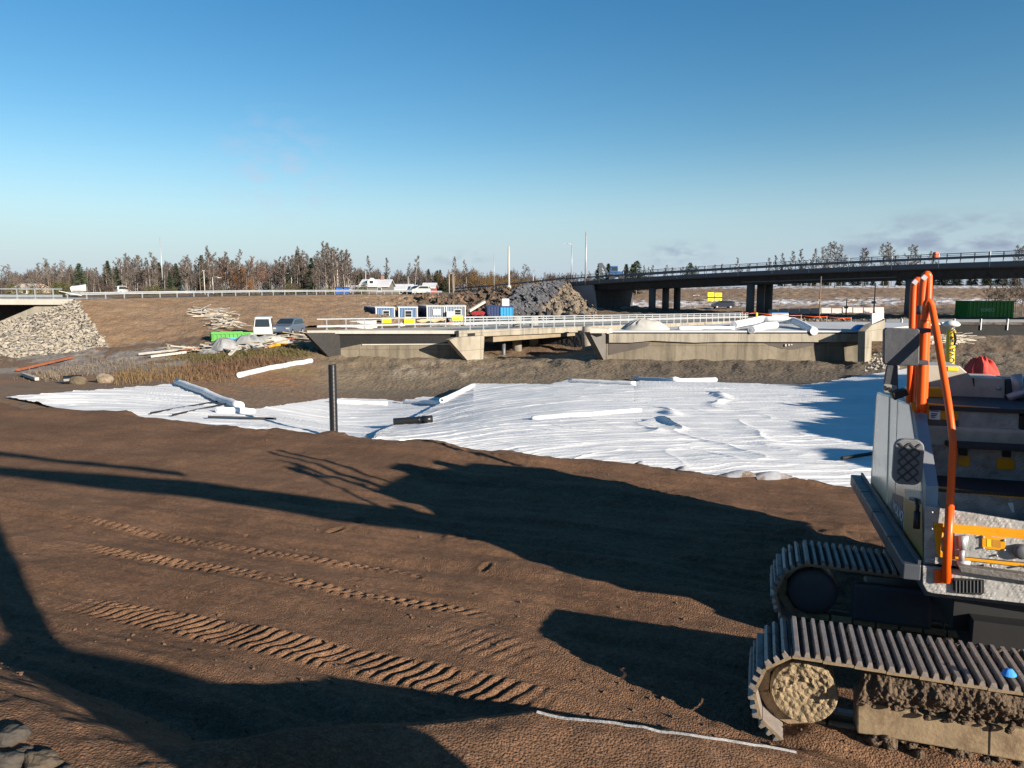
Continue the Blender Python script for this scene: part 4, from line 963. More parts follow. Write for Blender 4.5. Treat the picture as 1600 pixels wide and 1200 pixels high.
plate('riser', [(1444, 694), (RX, 712), (RX, 775), (1446, 752)], y3, tread, .03)
for a in ((1497, 712, 1515, 728), (1558, 716, 1585, 733)): plate('hinge', [(a[0], a[1]), (a[2], a[1]+1), (a[2], a[3]+1), (a[0], a[3])], y3-.025, yellow, .024, .004)
for a in ((1498, 700, 1512, 711), (1566, 704, 1580, 714)): plate('hinge', [(a[0], a[1]), (a[2], a[1]+1), (a[2], a[3]+1), (a[0], a[3])], y3-.03, blackm, .024, .004)
z3 = loc(F(1520, 697, y3-.15))[2]; x3 = loc(F(1482, 696, y3-.15))[0]
b = MB(); lbox(b, x3, 1.75, y3-.17, y3+.06, z3-.03, z3+.02); b.build('step_tread', MATS['black_tread'], ex, bevel=.005)
y4 = y3+.06
plate('riser', [(1450, 655), (1497, 658), (1497, 705), (1446, 702)], y4-.02, mat('brown_plate', (.10, .082, .07), .6, metal=.2, var=.2), .03)
plate('riser', [(1497.5, 640), (1592, 646), (1590, 705), (1497.5, 700)], y4, tread, .03)
plate('yellow_panel', [(1423, 629), (1597, 640), (1597, 647), (1498, 641), (1497, 657), (1450, 654), (1446, 700), (1436, 700)], y4-.01, yellow, .04, .004)
stk = plate('sticker', [(1452, 639), (1469, 640), (1469, 656), (1452, 655)], y4-.018, mat('sticker_white', (.62, .66, .72), .5, var=.03), .006)
b = MB()
b.prism([F(1453.5, 641, y4-.022), F(1467.5, 642, y4-.022), F(1467.5, 643.6, y4-.022), F(1453.5, 642.6, y4-.022)], EY*.003)
for i in range(3): b.bar(F(1455, 646+i*2.8, y4-.022), F(1465-i*2, 646.8+i*2.8, y4-.022), .012)
b.build('print', darkpaint, stk)
z4 = loc(F(1520, 640, y4))[2]; y5 = loc(atz(1520, 624, z4))[1]; x4 = loc(F(1452, 634, y4))[0]
b = MB(); lbox(b, x4, 2.0, y4-.04, y5+.3, z4-.02, z4+.03); b.build('deck_mat', MATS['black_tread'], ex, bevel=.006)
b = MB(); lbox(b, loc(F(1592, 660, y4))[0]+.01, 2.3, y4-.02, 1.4, 1.25, z4-.05); b.build('recess_dark', blackm, ex)  # solid black box standing in for the darkness of the boom cavity
print('local', y2, y3, y4, y5, z1, z2, z3, z4, x_to, x_ti, zt_b, z_lo)
# hood side
yh = y5+.02
plate('hood', [(1440, 571), (1499, 571.5), (1520, 590), (1558, 591), (1570, 592), (1570, 623), (1440, 622)], yh, taupe, .5, .01)
plate('hood', [(1572, 592), (1700, 595), (1700, 628), (1572, 624)], yh+.05, darkpaint, .4, .01)
plate('hood_seam', [(1519, 590.5), (1522, 590.5), (1523, 604), (1521.5, 604)], yh-.003, blackm, .01)
b = MB(); b.lathe(F(1560, 606, yh), [(.03, -.02), (.03, .03), (.015, .045)], 12, Matrix((EX, EZ, -EY)).transposed()); b.build('lock', galv, ex, True)
b = MB(); b.tube([F(1588, 585, yh-.1), F(1590, 600, yh-.12), F(1592, 620, yh-.1)], .06, 10); b.tube([F(1575, 622, yh-.15), F(1600, 612, yh-.15), F(1640, 614, yh-.15)], .05, 8); b.build('hydraulic_hose', galv, ex, True)
plate('filler_neck', [(1450, 606), (1471, 606), (1474, 610), (1474, 626), (1450, 626)], yh-.16, yellow, .14, .02)
plate('yellow_label', [(1481, 573), (1497.5, 573.5), (1497.5, 579.5), (1481, 579)], yh-.01, mat('label_yellow', (.75, .62, .03), .5), .009)
# satellite antenna mast
pm = at(1484.5, 575, 11.15); pmt = at(1486.5, 516, 11.15)
b = MB(); b.tube([pm-EZ*.45, pmt], .062, 20); ms_ = b.build('antenna_mast', mat('mast_yellow', (.80, .50, .01), .45, var=.04), ex, True)
b = MB(); b.lathe(at(1486, 515, 11.15), [(.03, 0), (.03, .04), (.10, .05), (.118, .07), (.118, .085), (.09, .115), (.04, .135), (.005, .14)], 28); b.build('antenna_dome', mat('dome_white', (.62, .62, .58), .45, var=.05), ms_, True)
b = MB(); b.tube([at(1489, 517, 11.1), at(1493, 524, 11.08), at(1494, 531, 11.08), at(1491, 539, 11.09)], .012, 6); b.build('cable', blackm, ms_, True)
b = MB(); b.lathe(at(1486.5, 527.5, 11.085), [(.022, -.01), (.022, .012)], 10, Matrix((EX, EZ, -EY)).transposed()); b.build('hole', blackm, ms_)
text_mesh('lettering', 'NOVATRON', .115, at(1489.7, 577, 11.085), EZ, Vector((-1, 0.05, 0)), blackm, ms_, .002)
# orange handrails
def rail(path, r=.042, seg=12):
    P = [Vector(p) for p in path]; Q = []
    for i in range(len(P)-1):
        p0, p1, p2, p3 = P[max(i-1, 0)], P[i], P[i+1], P[min(i+2, len(P)-1)]
        for k in range(6):
            t = k/6; Q.append(.5*((2*p1)+(p2-p0)*t+(2*p0-5*p1+4*p2-p3)*t*t+(3*p1-p0-3*p2+p3)*t**3))
    Q.append(P[-1]); b = MB(); b.tube(Q, r, seg); return b
b = rail([F(1478, 910, -.04), F(1481, 860, -.04), F(1484, 800, -.03), F(1487, 740, -.01), F(1489, 702, .0), F(1488, 680, .03), F(1483, 640, .14), F(1475, 590, .36), F(1465, 530, .62), F(1457, 485, .82), F(1452.5, 472, .86), F(1447.5, 474, .87), F(1445.5, 490, .87), F(1444, 515, .87)], .036)
b.tube([F(1484.2, 790, -.03), F(1481, 850, -.04), F(1478, 908, -.04)], .042, 12)
h1 = b.build('handrail', orange, ex, True)
plate('rail_foot', [(1460, 890), (1488, 893), (1488, 913), (1460, 911)], -.015, orange, .014, .004)
b = rail([F(1445, 500, .88), F(1443, 540, .88), F(1441, 590, .88), F(1439, 640, .88)], .052); b.build('handrail', orange, ex, True)
b = rail([F(1419, 645, 1.55), F(1422, 590, 1.55), F(1426, 480, 1.55), F(1428, 446, 1.55), F(1432, 438, 1.55), F(1436, 440, 1.55), F(1437, 456, 1.55), F(1434, 540, 1.55), F(1430, 645, 1.5)], .037); hb = b.build('handrail', orange, ex, True)
b = rail([F(1433, 645, 1.2), F(1436, 590, 1.2), F(1440, 480, 1.2), F(1443, 440, 1.2), F(1446, 430, 1.2), F(1450, 430, 1.2), F(1451, 446, 1.2), F(1447, 540, 1.15), F(1443, 645, 1.1)], .039); hc = b.build('handrail', orange, ex, True)
for px, py, y, par in ((1429.5, 440.5, 1.54, hb), (1443.8, 433.5, 1.19, hc)):
    b = MB(); b.bar(F(px-2.5, py+3, y-.03), F(px+2.6, py-2.5, y-.03), .03, .05); b.build('end_cap', mat('grey_cap', (.45, .46, .48), .5), par)
for (px, y, r_) in ((1438.6, 1.2, .043),):
    b = MB(); b.tube([F(px, 478, y), F(px-.6, 491, y)], r_, 12); b.build('clamp', galv_dk, hc, True)
# mirror seen from behind, with its arm
mr_ = plate('mirror', [(1381, 516), (1385, 512.5), (1434, 513.5), (1437.5, 516), (1436.5, 569), (1433, 572), (1385, 570.5), (1380.5, 567)], .72, mat('mirror_back', (.060, .062, .070), .55, var=.18, vscale=3, bump=.012, bscale=6), .09, .012)
for a in ((1437, 513, 1455, 520), (1435, 563.5, 1452, 570.5)): plate('bracket', [(a[0], a[1]), (a[2], a[1]), (a[2], a[3]), (a[0], a[3])], .74, darkpaint, .16, .01, mr_)
ar = plate('mirror_arm', [(1386, 571), (1403, 571), (1404, 612), (1381, 610), (1381, 600)], 1.25, darkpaint, .06, .01)
plate('arm_base', [(1381, 600), (1401, 602), (1403, 617), (1381, 613)], 1.24, mat('grey_bracket', (.28, .275, .26), .5, metal=.3), .05, .006)
b = MB()
for px, py in ((1381.8, 605), (1388.5, 607.2), (1394.5, 609.5)): b.lathe(F(px+1, py, 1.235), [(.018, -.01), (.018, .012)], 10, Matrix((EX, EZ, -EY)).transposed())
b.build('bolt_heads', blackm, ar)
plate('work_lamp', [(1393, 614), (1416, 608), (1421, 617), (1398, 626)], .95, blackm, .16, .012)
# cab, boom, stick and bucket (out of the picture; they throw the long shadows)
b = MB(); lbox(b, 1.78, 2.9, -.12, 1.75, 1.2, 1.95)
for x in (1.82, 2.82):
    for y in (-.05, .8, 1.68): lbox(b, x-.045, x+.045, y-.06, y+.06, 1.95, 3.3)
lbox(b, 1.76, 2.92, -.15, 1.8, 3.3, 3.5); b.build('cab', taupe, ex, bevel=.03)
glass = mat('cab_glass', (.02, .025, .03), .08, spec=.6)
b = MB(); lbox(b, 1.80, 1.83, 0, 1.64, 1.95, 3.3); lbox(b, 2.81, 2.84, 0, 1.64, 1.95, 3.3); lbox(b, 1.87, 2.77, -.09, -.07, 1.95, 3.3); b.build('cab_window', glass, ex)
def arm(pts, x0, x1, name, m):
    b = MB(); b.prism([L(x0, y, z) for y, z in pts], EX*(x1-x0)); return b.build(name, m, ex, bevel=.02)
BOOM = dict(boom=[(.75, 1.9), (.35, 2.4), (-1.4, 3.85), (-2.6, 4.8), (-6.1, 6.75), (-6.3, 6.5), (-2.9, 4.25), (-1.6, 3.1), (.2, 1.95)])
arm(BOOM['boom'], 1.12, 1.62, 'boom', yellow)
arm([(-5.6, 7.2), (-5.3, 6.95), (-6.2, 6.3), (-7.5, 3.45), (-7.8, 3.55), (-6.7, 6.6)], 1.2, 1.54, 'stick', yellow)
arm([(-7.3, 3.45), (-7.7, 3.4), (-7.6, 2.6), (-7.2, 1.8), (-6.7, 1.25), (-5.9, 1.1), (-5.6, 1.6), (-6.1, 1.6), (-6.8, 2.1), (-6.9, 3.1)], .3, 2.4, 'bucket', rust)
b = MB(); b.tube([L(1.2, .6, 1.7), L(1.2, -1.7, 3.3)], .11, 12); b.tube([L(1.54, .6, 1.7), L(1.54, -1.7, 3.3)], .11, 12); b.tube([L(1.37, -2.4, 4.95), L(1.37, -5.5, 7.1)], .11, 12); b.build('hydraulic_cylinder', galv_dk, ex, True)

# ---- things lying on the machine
def cloth_heap(name, c, ax, ay, h, m, label, cat, seed, n=40):
    P = np.zeros((n, n, 3)); u = np.linspace(-1, 1, n); U_, V_ = np.meshgrid(u, u)
    r = np.sqrt(U_**2+V_**2); k = np.maximum(np.abs(U_), np.abs(V_)); sc = np.where(r > 0, k/np.maximum(r, 1e-6), 1); X = U_*sc; Yv = V_*sc; rr = np.sqrt(X*X+Yv*Yv)
    th = np.arctan2(Yv, X)
    fold = 1-2*np.abs(vn(th*2.2+fbm(X*2, Yv*2, 2, seed)*1.2, rr*1.3, seed+1))
    z = h*np.clip(1-rr**2.4, 0, 1)*(.75+.35*fold)+.02
    edge = 1+.12*vn(th*1.8, rr*0, seed+2)
    P[..., 0] = c[0]+X*ax*edge; P[..., 1] = c[1]+Yv*ay*edge; P[..., 2] = c[2]+z
    b = Vector(c); me = gridmesh(name, P-np.array(tuple(b)), m); o = bpy.data.objects.new(name, me); link(o, None, b); o.location = b
    return tag(o, label, cat)
cz = at(1531, 592, 9.9)
cloth_heap('cloth_bundle', (cz.x, cz.y, cz.z-.06), .24, .3, .33, mat('red_fabric', (.50, .055, .04), .85, var=.15, vscale=8, bump=.01, bscale=30), 'red cloth bundle lying crumpled on the hood of the excavator', 'cloth', 611)
pr = T0+U*2.02+NV*.02+EZ*(ZC+RS+.03)
pr = onplane(1577, 1050, T0+NV*.0, NV)
cloth_heap('rag', (pr.x, pr.y, pr.z-.045), .06, .05, .055, mat('blue_rag', (.03, .22, .62), .8, var=.2, vscale=30), 'small bright blue rag caught on the edge of the near crawler track', 'rag', 631, 18)
# ------------------------------------------------------------------ ray casting on the finished terrain
from mathutils.bvhtree import BVHTree
def bvh(o):
    me = o.data; return BVHTree.FromPolygons([v.co.copy() for v in me.vertices], [tuple(p.vertices) for p in me.polygons])
_b = [bvh(o) for o in (ground, emb)]
def cast(px, py, dflt=80):
    d = ray(px, py).normalized(); best = None
    for t in _b:
        h = t.ray_cast(CAMP, d)
        if h[0] is not None and (best is None or h[3] < best[3]): best = h
    return best[0] if best else at(px, py, dflt)
def zdown(x, y):
    z = None
    for t in _b:
        h = t.ray_cast(Vector((x, y, 60)), Vector((0, 0, -1)))
        if h[0] is not None and (z is None or h[0].z > z): z = h[0].z
    return z if z is not None else 0

# spoil heap on the right: its shadow falls over the cloth, its shaded flank shows at the edge
ridge = np.array([(17.5, 4.5), (19.6, 8.5), (21.6, 15), (24.5, 23), (29, 31), (37, 38)])
hx = np.linspace(6, 70, 260); hy = np.linspace(-10, 60, 260); HX, HY = np.meshgrid(hx, hy)
S_, D_, Lt = along(HX, HY, ridge)
hh_ = np.interp(S_, [0, 4, 10, 20, 30, Lt], [2.8, 3.7, 3.5, 3.5, 3.4, 3.2])+.9*fbm(HX*.35, HY*.35, 4, 701)
HZ = hh_-np.abs(D_)*np.where(D_ > 0, .72, .5)+.35*fbm(HX*.9, HY*.9, 5, 703, .6)
HZ = np.maximum(HZ, -2.5)
C = np.zeros(HX.shape+(3,)); C[:] = (.13, .105, .082); C = blend(C, (.20, .165, .13), sstep(.0, .3, fbm(HX*1.2, HY*1.2, 4, 705)))
mk = (HZ > -2.4); mk = (mk[:-1, :-1] | mk[1:, 1:])
# keep the heap clear of the machine
o = meshobj('spoil_heap', gridmesh('spoil_heap', np.stack([HX, HY, HZ], -1), stone_m, mask=mk, colors=C)); tag(o, kind='structure'); heap = o

# ------------------------------------------------------------------ rolls, pipes and bars on and around the cloth
white_roll = mat('roll_white', (.68, .68, .68), .75, var=.05, vscale=2, bump=.01, bscale=5)
plank_m = mat('timber', (.30, .24, .165), .85, var=.3, vscale=1.5)
grey_plank = mat('grey_timber', (.27, .255, .235), .85, var=.3, vscale=1.5)
rusty = mat('rusty_steel', (.22, .075, .035), .85, var=.3, vscale=2)
_sb = [bvh(o_) for o_ in sheets]+[_b[0]]
def spt(px, py):
    """first thing seen through a photo pixel: a sheet or the ground"""
    d = ray(px, py).normalized(); best = None
    for t in _sb:
        h = t.ray_cast(CAMP, d)
        if h[0] is not None and (best is None or h[3] < best[3]): best = h
    return best[0]
def wavy(a, b, n, amp, seed):
    r = random.Random(seed); return [a.lerp(b, i/n)+Vector((0, 0, r.uniform(-amp, amp))) for i in range(n+1)]
def roll(pix, r, label, name='fabric_roll', m=white_roll, cat='fabric roll', lift=None, group=None, pts=None, seg=14):
    P = pts or [spt(*q) for q in pix]; Q = []
    for i in range(len(P)-1): Q += wavy(P[i], P[i+1], 8, .018, i+int(P[i].x*10) & 255)[: (9 if i == len(P)-2 else 8)]
    if pts is None:      # lay it on whatever is below
        for q in Q:
            zz = [h[0].z for h in (t.ray_cast(Vector((q.x, q.y, 40)), Vector((0, 0, -1))) for t in _sb) if h[0] is not None]
            if zz: q.z = .35*q.z+.65*max(zz)
    b = MB(); b.tube([q+Vector((0, 0, r*(.95 if lift is None else lift))) for q in Q], r, seg)
    b.tube([Q[0]+Vector((0, 0, r*.95))-(Q[1]-Q[0]).normalized()*.012, Q[0]+Vector((0, 0, r*.95))+(Q[1]-Q[0])*.05], r*.35, 8)
    return b.top(name, m, label, cat, group, smooth=False)
def smooth_mesh(o):
    for p in o.data.polygons: p.use_smooth = len(p.vertices) == 4
    return o
for a in (
    ([(277, 601), (320, 617), (376, 640)], .17, 'thick white roll lying slanted over the pointed sheet on the left'),
    ([(340, 645), (397, 647)], .12, 'short white roll just below the thick slanted roll'),
    ([(374, 590), (420, 579), (462, 571), (487, 567)], .17, 'white roll whose far end lies in shade, by the tip of the left bridge wing'),
    ([(831, 656), (915, 650), (1001, 643)], .075, 'slim white tube lying alone in the middle of the largest sheet'),
    ([(992, 595), (1055, 596), (1118, 597)], .16, 'straight white roll at the far edge of the largest sheet'),
    ([(889, 597), (945, 600), (992, 602)], .12, 'slim white roll on the far edge of the largest sheet, left end raised'),
    ([(516, 629), (560, 631), (605, 633)], .10, 'white roll along the far edge of the muddy flat sheet'),
    ([(632, 630), (660, 632), (690, 630), (741, 604)], .13, 'bent white roll on the seam between the flat and the largest sheet')):
    smooth_mesh(roll(*a))
# corrugated black pipe standing upright
pb_ = at(521.5, 668, 23.5); zb_ = zg1(pb_.x, pb_.y); ptop = at(519, 570, 23.5)
b = MB(); prof = []; n = 60; H_ = ptop.z-zb_+.2; a0 = Vector((pb_.x, pb_.y, zb_-.2)); a1 = Vector((ptop.x, ptop.y, ptop.z))
prof = []
for i in range(n*3):
    z = i/(n*3-1)*(H_); prof.append((.128+.006*math.cos(i*2*math.pi/3), z))
prof += [(.105, H_), (.105, H_-.3)]
M = (a1-a0).to_track_quat('Z', 'Y').to_matrix(); b.lathe(a0, prof, 20, M)
smooth_mesh(b.top('pipe', steel_blk, 'tall black ribbed pipe standing upright at the sand edge', 'pipe'))
p0 = spt(615, 664); p1 = spt(676, 660); up = Vector((0, 0, .14))
b = MB(); b.tube([p0+up, p1+up], .135, 18, cap=False); b.tube([p0+up, p1+up], .115, 18, cap=False); dq = (p1-p0).normalized(); b.tube([p1+up-dq*.42, p1+up-dq*.02], .155, 18); b.tube([p0+up+dq*1.0, p0+up+dq*1.06], .15, 18)
smooth_mesh(b.top('pipe', steel_blk, 'short black pipe with a socket end lying on the white sheets', 'pipe'))
for pix, r, lb_ in (([(236, 649), (345, 629)], .035, 'thin dark bar on the pointed sheet, the upper of two slanting together'), ([(270, 652), (352, 634)], .035, 'thin dark bar on the pointed sheet, the lower of two slanting together'), ([(325, 655), (432, 658)], .04, 'thin dark bar lying level below the short white roll'), ([(1315, 722), (1420, 705)], .05, 'dark bar in the blue shade on the largest sheet')):
    P = [spt(*q)+Vector((0, 0, r+.05)) for q in pix]; b = MB(); b.tube(P, r, 8); b.top('bar', blackm, lb_, 'bar')
# fabric edge showing at the lip of the near mound
P = [atz(px, py, z) for px, py, z in ((838, 1111.5, .9), (900, 1121, .83), (980, 1135, .73), (1080, 1149, .62), (1180, 1161, .43), (1245, 1168, .27))]
P = [Vector((p.x, p.y, zs1(p.x, p.y)+.012)) for p in P]; b = MB()
for i in range(len(P)-1):
    for k in range(4):
        q0, q1 = P[i].lerp(P[i+1], k/4), P[i].lerp(P[i+1], (k+1)/4); q0.z = zs1(q0.x, q0.y)+.012; q1.z = zs1(q1.x, q1.y)+.012
        b.prism([q0, q1, q1+Vector((.008, .022, .004)), q0+Vector((.008, .022, .004))], (0, 0, .004))
b.top('fabric_edge', mat('frosty_fabric', (.22, .22, .225), .9, var=.4, vscale=9, bump=.02, bscale=30), 'whitish fabric edge sticking out along the crest of the near sand mound', 'fabric')
# fabric tongues along the sand edge
sandy_cloth = mat('sandy_cloth', (.42, .42, .44), .9, var=.2, vscale=9, col2=(.20, .13, .085))
for (px, py, wpx, k) in ((1002, 722, 14, 'first'), (1068, 727, 16, 'second'), (1150, 741, 34, 'third'), (1205, 746, 30, 'fourth'), (1275, 751, 20, 'fifth')):
    x0 = atz(px, py, -.02)
    Pq = np.zeros((12, 20, 3)); wm = wpx/1155*16.5
    for j in range(12):
        for i in range(20):
            u, v = i/19-.5, j/11; x = x0.x+u*wm*1.7; y = x0.y+.15-v*.4-u*.4*wm
            Pq[j, i] = (x, y, zs1(x, y)+.015+.085*math.sin(math.pi*(u+.5))*math.sin(math.pi*min(1, v*.9+.1)))
    b0 = Vector(tuple(Pq.reshape(-1, 3).min(0))); me = gridmesh('fabric_fold', Pq-np.array(tuple(b0)), sandy_cloth); o = bpy.data.objects.new('fabric_fold', me); link(o, None, b0); o.location = b0
    tag(o, f'fold of sheet breaking through the sand lip, {k} of five counted from the middle', 'fabric fold', 'folds of sheet in the sand lip')
# white rolls, crumpled sheet and tarpaulin on the right bridge deck
zd = zt2+.0
def dk_(px, py): return atz(px, py, zd)
smooth_mesh(roll(None, .30, 'long bent white roll on the right bridge, drooping over its edge', pts=[dk_(1146, 513.5), dk_(1190, 508)+Vector((0, 0, .25)), dk_(1240, 509)+Vector((0, 0, .15)), Vector(W2(1272, 523, Y1-.5))]))
smooth_mesh(roll(None, .28, 'short white roll on the right bridge below the long bent one', pts=[Vector(W2(1174, 521, Y1-.5)), dk_(1196, 514), dk_(1212, 513)]))
smooth_mesh(roll(None, .14, 'slim white roll along the edge of the right bridge deck', pts=[dk_(1060, 515.5), dk_(1100, 514.8), dk_(1148, 515.2)]))
p = dk_(1010, 514.5); cloth_heap('sheet_heap', (p.x, p.y, p.z-.03), 2.0, 1.2, .85, mat('grey_sheet', (.36, .345, .315), .85, var=.25, vscale=1.2), 'crumpled grey white sheet heaped on the bridge deck beside the railing', 'sheet', 715, 50)
p = dk_(1343, 515.5); cloth_heap('tarpaulin', (p.x, p.y, p.z-.02), .7, .7, .4, mat('blue_tarp', (.06, .22, .50), .6, var=.15), 'small blue tarpaulin at the right end of the bridge deck', 'tarpaulin', 725, 26)

# ------------------------------------------------------------------ left yard
def bx(b, P, ax, ay, x0, x1, y0, y1, z0, z1):
    M = Matrix((ax, ay, EZ)).transposed(); return b.box(P+ax*(x0+x1)/2+ay*(y0+y1)/2+EZ*(z0+z1)/2, (x1-x0, y1-y0, z1-z0), M)
def skip(p0, p1, depth, h, m1, m2, label, name='skip_container', ribs=9, text=None, stripe=None):
    ax = (p1-p0); Lx = ax.length; ax = Vector((ax.x, ax.y, 0)).normalized(); ay = Vector((-ax.y, ax.x, 0)); P = Vector(p0)
    t = thing(name, label, 'skip', P+ax*Lx/2+ay*depth/2)
    b = MB(); bx(b, P, ax, ay, 0, Lx, 0, .08, .12, h); bx(b, P, ax, ay, 0, Lx, depth-.08, depth, .12, h); bx(b, P, ax, ay, 0, .08, .09, depth-.09, .12, h); bx(b, P, ax, ay, Lx-.08, Lx, .09, depth-.09, .12, h); bx(b, P, ax, ay, .09, Lx-.09, .09, depth-.09, .1, .2)
    body = b.build('body', m1, t)
    b = MB()
    for i in range(ribs): x = Lx*(i+.5)/ribs; bx(b, P, ax, ay, x-.05, x+.05, -.07, -.002, .14, h-.1)
    bx(b, P, ax, ay, -.05, Lx+.05, -.10, -.002, h-.1, h+.02); bx(b, P, ax, ay, -.05, Lx+.05, -.06, -.002, .05, .15); b.build('ribs', m2, t)
    b = MB(); bx(b, P, ax, ay, .2, Lx-.2, .2, depth-.2, -.02, .098); b.build('skid', galv_dk, t)
    if stripe: b = MB(); bx(b, P, ax, ay, Lx*.35, Lx*.98, -.085, -.072, .17, .33); b.build('stripe', stripe, t); b = MB(); bx(b, P, ax, ay, Lx*.86, Lx*.93, -.09, -.074, h*.55, h*.9); b.build('label_plate', conc_light, t)
    if text: text_mesh('lettering', text, .62, P+ax*Lx*.26-ay*.085+EZ*h*.42, ax, EZ, mat('faded_white', (.22, .42, .26), .6), t, .01)
    return t
green = mat('bright_green_paint', (.042, .23, .022), .5, var=.15, vscale=1.5); green_dk = mat('green_paint', (.012, .15, .022), .5, var=.2, vscale=1.2)
p0 = cast(331, 534); p1 = cast(398, 529); p1 = p0+(Vector((p1.x, p1.y, p0.z))-p0).normalized()*(67*p0.y/1155)
skip(p0, p1, 1.9, .72, green, green, 'low bright green skip with a blue stripe, below the lumber on the slope', ribs=11, stripe=mat('blue_stripe', (.02, .22, .5), .5))
p0 = at(1511, 499, 95); p1 = at(1583, 497.5, 95.6); p1.z = p0.z
skip(p0, p1, 2.4, 2.35, green_dk, green, 'tall ribbed green skip standing alone under the overpass on the right', ribs=12, text='REMEO')
def car(P, hdg, colr, label, kind='car', name='car'):
    ax = Vector((math.cos(hdg), math.sin(hdg), 0)); ay = Vector((-ax.y, ax.x, 0))
    t = thing(name, label, kind, P)
    van = name == 'van'
    sec = [(-2.3, .35), (-2.35, .95), (-2.2, 1.9 if van else 1.0), (-1.9 if not van else -2.0, 2.1 if van else 1.68), (.6 if van else .2, 2.1 if van else 1.70), (1.35, 1.15), (2.15, .98), (2.3, .5), (2.2, .35)]
    b = MB(); w = .92 if van else .9; V = []; 
    for y in (-w, w): V += [P+ax*x+ay*(y*(.82 if z > 1.4 else 1))+EZ*z for x, z in sec]
    n = len(sec); Fc = [tuple(range(n-1, -1, -1)), tuple(range(n, 2*n))]+[(i, (i+1) % n, n+(i+1) % n, n+i) for i in range(n)]
    b.add(V, Fc); b.build('body', colr, t, bevel=.05)
    g = MB(); zt = 1.95 if van else 1.6
    g.prism([P+ax*.35+ay*-.7+EZ*zt, P+ax*.35+ay*.7+EZ*zt, P+ax*1.22+ay*.8+EZ*1.2, P+ax*1.22-ay*.8+EZ*1.2], ax*.12+EZ*.1)
    g.prism([P-ax*2.26-ay*.62+EZ*(1.9 if van else 1.5), P-ax*2.26+ay*.62+EZ*(1.9 if van else 1.5), P-ax*2.40+ay*.7+EZ*1.15, P-ax*2.40-ay*.7+EZ*1.15], -ax*.03)
    for s in (-1, 1): g.prism([P-ax*(1.7)+ay*s*.80+EZ*zt, P+ax*.2+ay*s*.80+EZ*zt, P+ax*1.05+ay*s*.92+EZ*1.15, P-ax*1.95+ay*s*.92+EZ*1.15], ay*s*.02)
    g.build('window', glass, t)
    for x in (-1.45, 1.45):
        for s in (-1, 1):
            c_ = P+ax*x+ay*s*.82+EZ*.34; M = Matrix((ax, EZ, ay*s)).transposed(); wb = MB(); wb.lathe(c_, [(.34, -.1), (.34, .12), (.22, .13)], 14, M); wh = wb.build('wheel', blackm, t)
            rb = MB(); rb.lathe(c_, [(.2, .131), (.16, .14)], 12, M); rb.build('rim', galv, wh)
    for s in (-1, 1): hb_ = MB(); hb_.box(P+ax*2.27+ay*s*.66+EZ*.78, (.08, .3, .16), Matrix((ax, ay, EZ)).transposed()); hb_.build('headlight', conc_light, t)
    return t
def carat(px, py, Y, *a, k_=.85, **k):
    p = cast(px, py); p.y = min(p.y, Y); p.z = zdown(p.x, p.y); t = car(p, *a, **k); t.scale = (k_,)*3; return t
carat(414, 526, 73, R(104), mat('white_paint', (.42, .42, .40), .4, var=.08), 'white van seen from behind, parked by the scrap heap', 'van', 'van')
carat(452, 523, 77, R(266), mat('blue_grey_paint', (.10, .13, .18), .35, metal=.3, var=.1), 'blue grey pickup parked beside the white van', 'car', 'car')
carat(1129, 482, 165, R(180), mat('dark_blue_paint', (.02, .025, .045), .3, var=.1), 'dark car beside the yellow road signs under the overpass', 'car', 'car')
carat(654, 460, 138, R(225), MATS['white_paint'], 'white car on the road behind the guard rail in front of the barn', 'car', 'car')
carat(193, 458, 215, R(60), MATS['white_paint'], 'white van standing at the foot of the trees on the left', 'van', 'van')
# boards thrown down on the slope and in the yard
def board_mesh(Lb, wb, tb, m, nm):
    b = MB(); b.box((0, 0, 0), (Lb, wb, tb)); me = newmesh(nm, b.V, b.F, m); return me
bms = [board_mesh(l, .14, .05, m, 'plank') for l in (1.6, 2.4, 3.3) for m in (plank_m, grey_plank, mat('pale_timber', (.42, .38, .32), .85, var=.2))]
def boards(zones, n, group, label, seed, name='plank'):
    r = random.Random(seed)
    for i in range(n):
        px, py, rx, ry = zones[r.randrange(len(zones))]
        p = cast(px+r.gauss(0, 1)*rx*.55, py+r.gauss(0, 1)*ry*.55)
        o = bpy.data.objects.new(name, bms[r.randrange(9)]); link(o); o.location = p+Vector((0, 0, r.uniform(.04, .35)))
        o.rotation_euler = (r.uniform(-.3, .3), r.uniform(-.22, .22), r.gauss(0, .55)+(math.pi*.5 if r.random() < .12 else 0)); tag(o, label, 'plank', group)
boards([(320, 489, 18, 4), (332, 494, 14, 4), (343, 502, 14, 5), (355, 509, 16, 5), (350, 513, 12, 4)], 95, 'planks thrown on the embankment slope', 'loose plank in the pale heap spilled down the brown embankment slope', 31)
boards([(410, 533, 28, 4), (440, 528, 30, 4), (395, 541, 28, 4), (450, 536, 26, 4), (360, 546, 30, 3), (300, 549, 40, 2), (468, 528, 14, 4)], 95, 'planks in the scrap yard', 'loose plank in the scrap spread between the green skip and the left bridge', 33)
for (px, py, ax_, ay_, h_, sd, m_, lb_) in ((352, 546, 1.1, .8, .9, 741, 'tg', 'small grey sheet heap in front of the green skip'), (388, 541, 1.5, 1.0, .9, 742, 'tg', 'grey metal sheet heap right of the small one, in the scrap'), (424, 535, 1.8, 1.1, .6, 743, 'tw', 'pale crumpled sheet heap in front of the pickup'), (332, 551, 1.2, .6, .3, 744, 'tg', 'flat grey sheet heap at the left end of the scrap')):
    p = cast(px, py); cloth_heap('scrap_heap', (p.x, p.y, p.z-.05), ax_, ay_, h_, mat('scrap_'+m_, (.21, .215, .22) if m_ == 'tg' else (.36, .345, .31), .7, var=.35, vscale=2), lb_, 'scrap heap', sd, 34)
